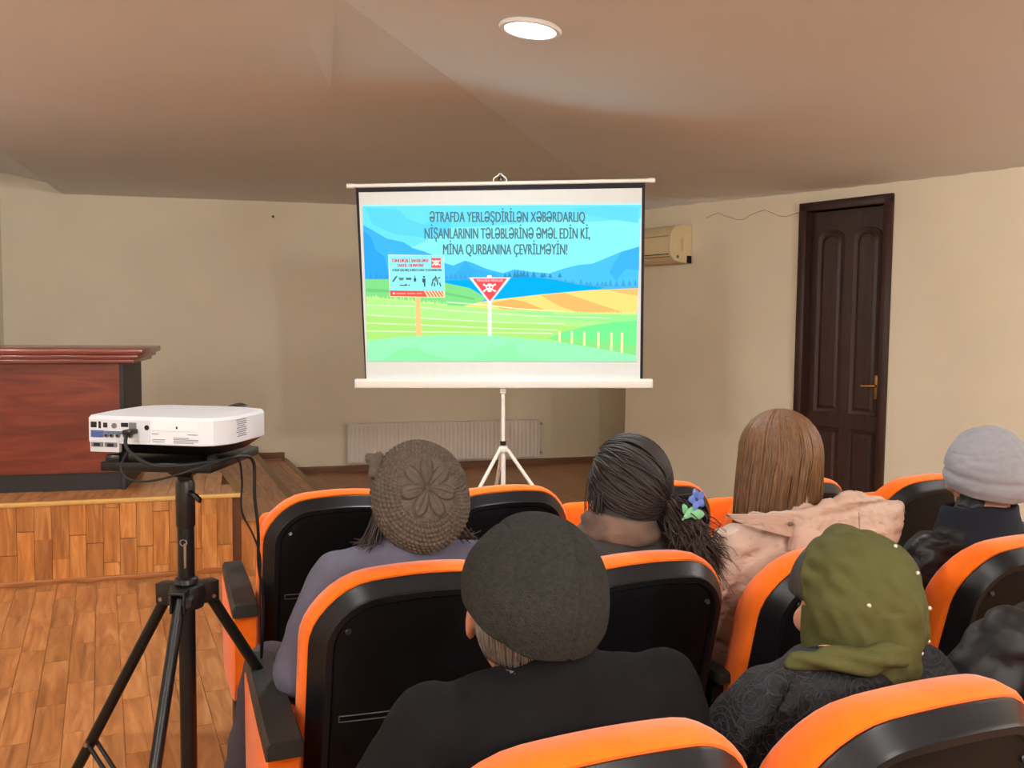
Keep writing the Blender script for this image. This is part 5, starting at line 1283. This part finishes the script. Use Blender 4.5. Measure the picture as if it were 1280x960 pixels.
# ---- woman in the olive headscarf (near row)
root, HM, neck, coat = person(0.63, 1.16, 'woman in an olive green headscarf with beads and black lace clothes',
    dict(head=(0.058, 0.292, 0.935), yaw=-2, pitch=-4, roll=-4, sx=0.02, sw=0.205, zs=0.855, coat=lace('black_lace'), trousers=DKTR, fold=0.008, bulk=0.015, collar=0))
OLIVE = mat('olive_cotton', (78, 77, 42), 0.85, var=0.06, vscale=10, bump=0.12, bscale=600, spec=0.2)
def scarf_fn(u, v):
    be = (u*2-1)*math.radians(97); t1 = 0.60
    al = np.where(v < t1, math.radians(72)+(math.radians(180-72))*v/t1, math.radians(180))
    rx, ry, rz = 0.100, 0.114, 0.118
    x = rx*np.sin(be); y = ry*np.cos(be)*np.cos(al); z = rz*np.cos(be)*np.sin(al)
    k = np.clip((v-t1)/(1-t1), 0, 1); z = z-0.128*k-0.012*k*np.sin(be*2.0)
    pr = 1+0.05*np.sin(k*np.pi)-0.20*k**1.6+0.30*np.clip(k-0.8, 0, 1)
    x = x*pr; y = np.where(k > 0, y*pr+0.005*k, y)
    p = np.stack([x, y, z], 1)
    n = p/np.linalg.norm(p, axis=1)[:, None]
    d = 0.004*vnoise(n*3+1)+0.006*vnoise(np.stack([n[:, 0]*6+n[:, 2]*3, n[:, 1]*4, n[:, 2]*2], 1)+5)
    d = d-0.012*np.exp(-(((x+0.045)/0.028)**2+((z+0.035-0.4*(x+0.045))/0.045)**2))*(y < 0)       # the hollow over the bun
    d = d+0.006*np.exp(-((x+0.008+0.25*(z+0.05))/0.014)**2)*(z < 0)-0.003*np.exp(-((x-0.048+0.1*z)/0.006)**2)
    d = d+0.004*np.sin((x*0.6+z)*150)*np.clip((k-0.55)*2, 0, 1)
    return p+n*d[:, None]
mb = grid_surface(scarf_fn, 110, 100, False, False, False); mb.v = [tuple(HM @ Vector((p[0]+0.004, p[1]-0.004, p[2]+0.018))) for p in mb.v]
o = mb.build('headscarf', OLIVE, root, smooth=4); sd = o.modifiers.new('thick', 'SOLIDIFY'); sd.thickness = 0.003; sd.offset = 0
cap_surface('hair', HAIRG if False else mat('dark_grey_hair', (52, 46, 44), 0.5, var=0.4, vscale=40, stretch=(5, 5, 1), bump=0.3, bscale=200), root, HM, (-0.004, 0.012, 0.016), (0.088, 0.096, 0.104), lambda u: 1.35+0.2*np.clip(0.5+0.5*np.cos((u+0.25)*2*np.pi), 0, 1), 80, 30, lambda n, u, v: 0.02*vnoise(np.stack([u*90, v*3, u*0], 1)), 0.003)
PEARL = mat('silver_bead', (226, 222, 206), 0.2, metal=0.4)
for uu, vv in ((0.335, 0.545), (0.66, 0.44), (0.70, 0.62), (0.36, 0.88), (0.76, 0.86), (0.60, 0.30), (0.73, 0.78)):
    p = scarf_fn(np.array([uu]), np.array([vv]))[0]; q = Vector(p); n_ = q.normalized()
    MB().ell(tuple(HM @ (q+n_*0.003+Vector((0.004, -0.004, 0.018)))), (0.0035, 0.0035, 0.0035), 12, 8).build('bead', PEARL, root)
# gathered end of the scarf over the left shoulder and the lace ruffle on the sleeve
m = MB(); m.chain([neck+Vector((0.03, -0.075, 0.035)), neck+Vector((-0.03, -0.07, 0.030)), neck+Vector((-0.085, -0.045, 0.030)), neck+Vector((-0.125, -0.015, 0.022))], [0.022, 0.024, 0.020, 0.012]); m.remesh('scarf_end', OLIVE, root, 0.006, 3, lambda co, no: 0.003*np.sin(co[:, 2]*240+co[:, 0]*60))
LACE = lace('black_lace_trim')
m = MB(); S = []
for i in range(91):
    t = i/90; c_ = Vector((-0.125-0.115*t, 0.215-0.01*t, 0.862-0.20*t**1.3)); out = Vector((-0.55-0.3*t, -0.75, 0.30)).normalized(); wv = 0.010*math.sin(t*75); wd = 0.034*min(1, 6*t, 6*(1-t))+0.002
    al = Vector((0.3, 0.1, 0.95)); tip = c_+out*wd+al*wv
    S.append([tuple(c_), tuple(tip), tuple(tip+Vector((0.002, 0.002, 0.002))), tuple(c_+Vector((0.002, 0.002, 0.002)))])
m.loft(S); m.build('ruffle', LACE, root, smooth=1.0)

# ---- person at the right edge in an open black jacket
def lapel(c, neck, SH):
    c.chain([neck+Vector((-0.10, -0.03, 0.0)), neck+Vector((-0.17, 0.0, -0.05)), neck+Vector((-0.21, 0.03, -0.16))], [0.035, 0.045, 0.05])
root, HM, neck, coat = person(1.11, 1.32, 'person in an open black jacket cut off by the right edge',
    dict(head=(0.13, 0.28, 1.05), yaw=-20, sx=0.02, sw=0.225, zs=0.90, coat=nylon('black_jacket', (22, 21, 23), 0.55, 0.5, 7.0), trousers=DKTR, fold=0.008, crease=0.012, bulk=0.03, collar_h=0.02, arm=0.07, extra_coat=lapel, elL=(-0.275, 0.30, 0.64), cvox=0.009, cit=3))
cap_surface('hair', HAIRD, root, HM, (0, -0.006, 0.018), (0.086, 0.104, 0.106), lambda u: 1.2+0.85*np.clip(0.5+0.5*np.cos((u+0.25)*2*np.pi), 0, 1), 80, 30, lambda n, u, v: 0.02*vnoise(np.stack([u*90, v*3, u*0], 1)), 0.004)
m = MB(); pts = [neck+Vector((-0.085, 0.03, 0.035)), neck+Vector((-0.105, -0.02, 0.020)), neck+Vector((-0.125, -0.065, -0.01)), neck+Vector((-0.105, -0.095, -0.045))]
m.tube(smooth_path(pts), 0.005, 8); m.build('zip', mat('zip_teeth', (120, 120, 124), 0.35, metal=0.7), root)
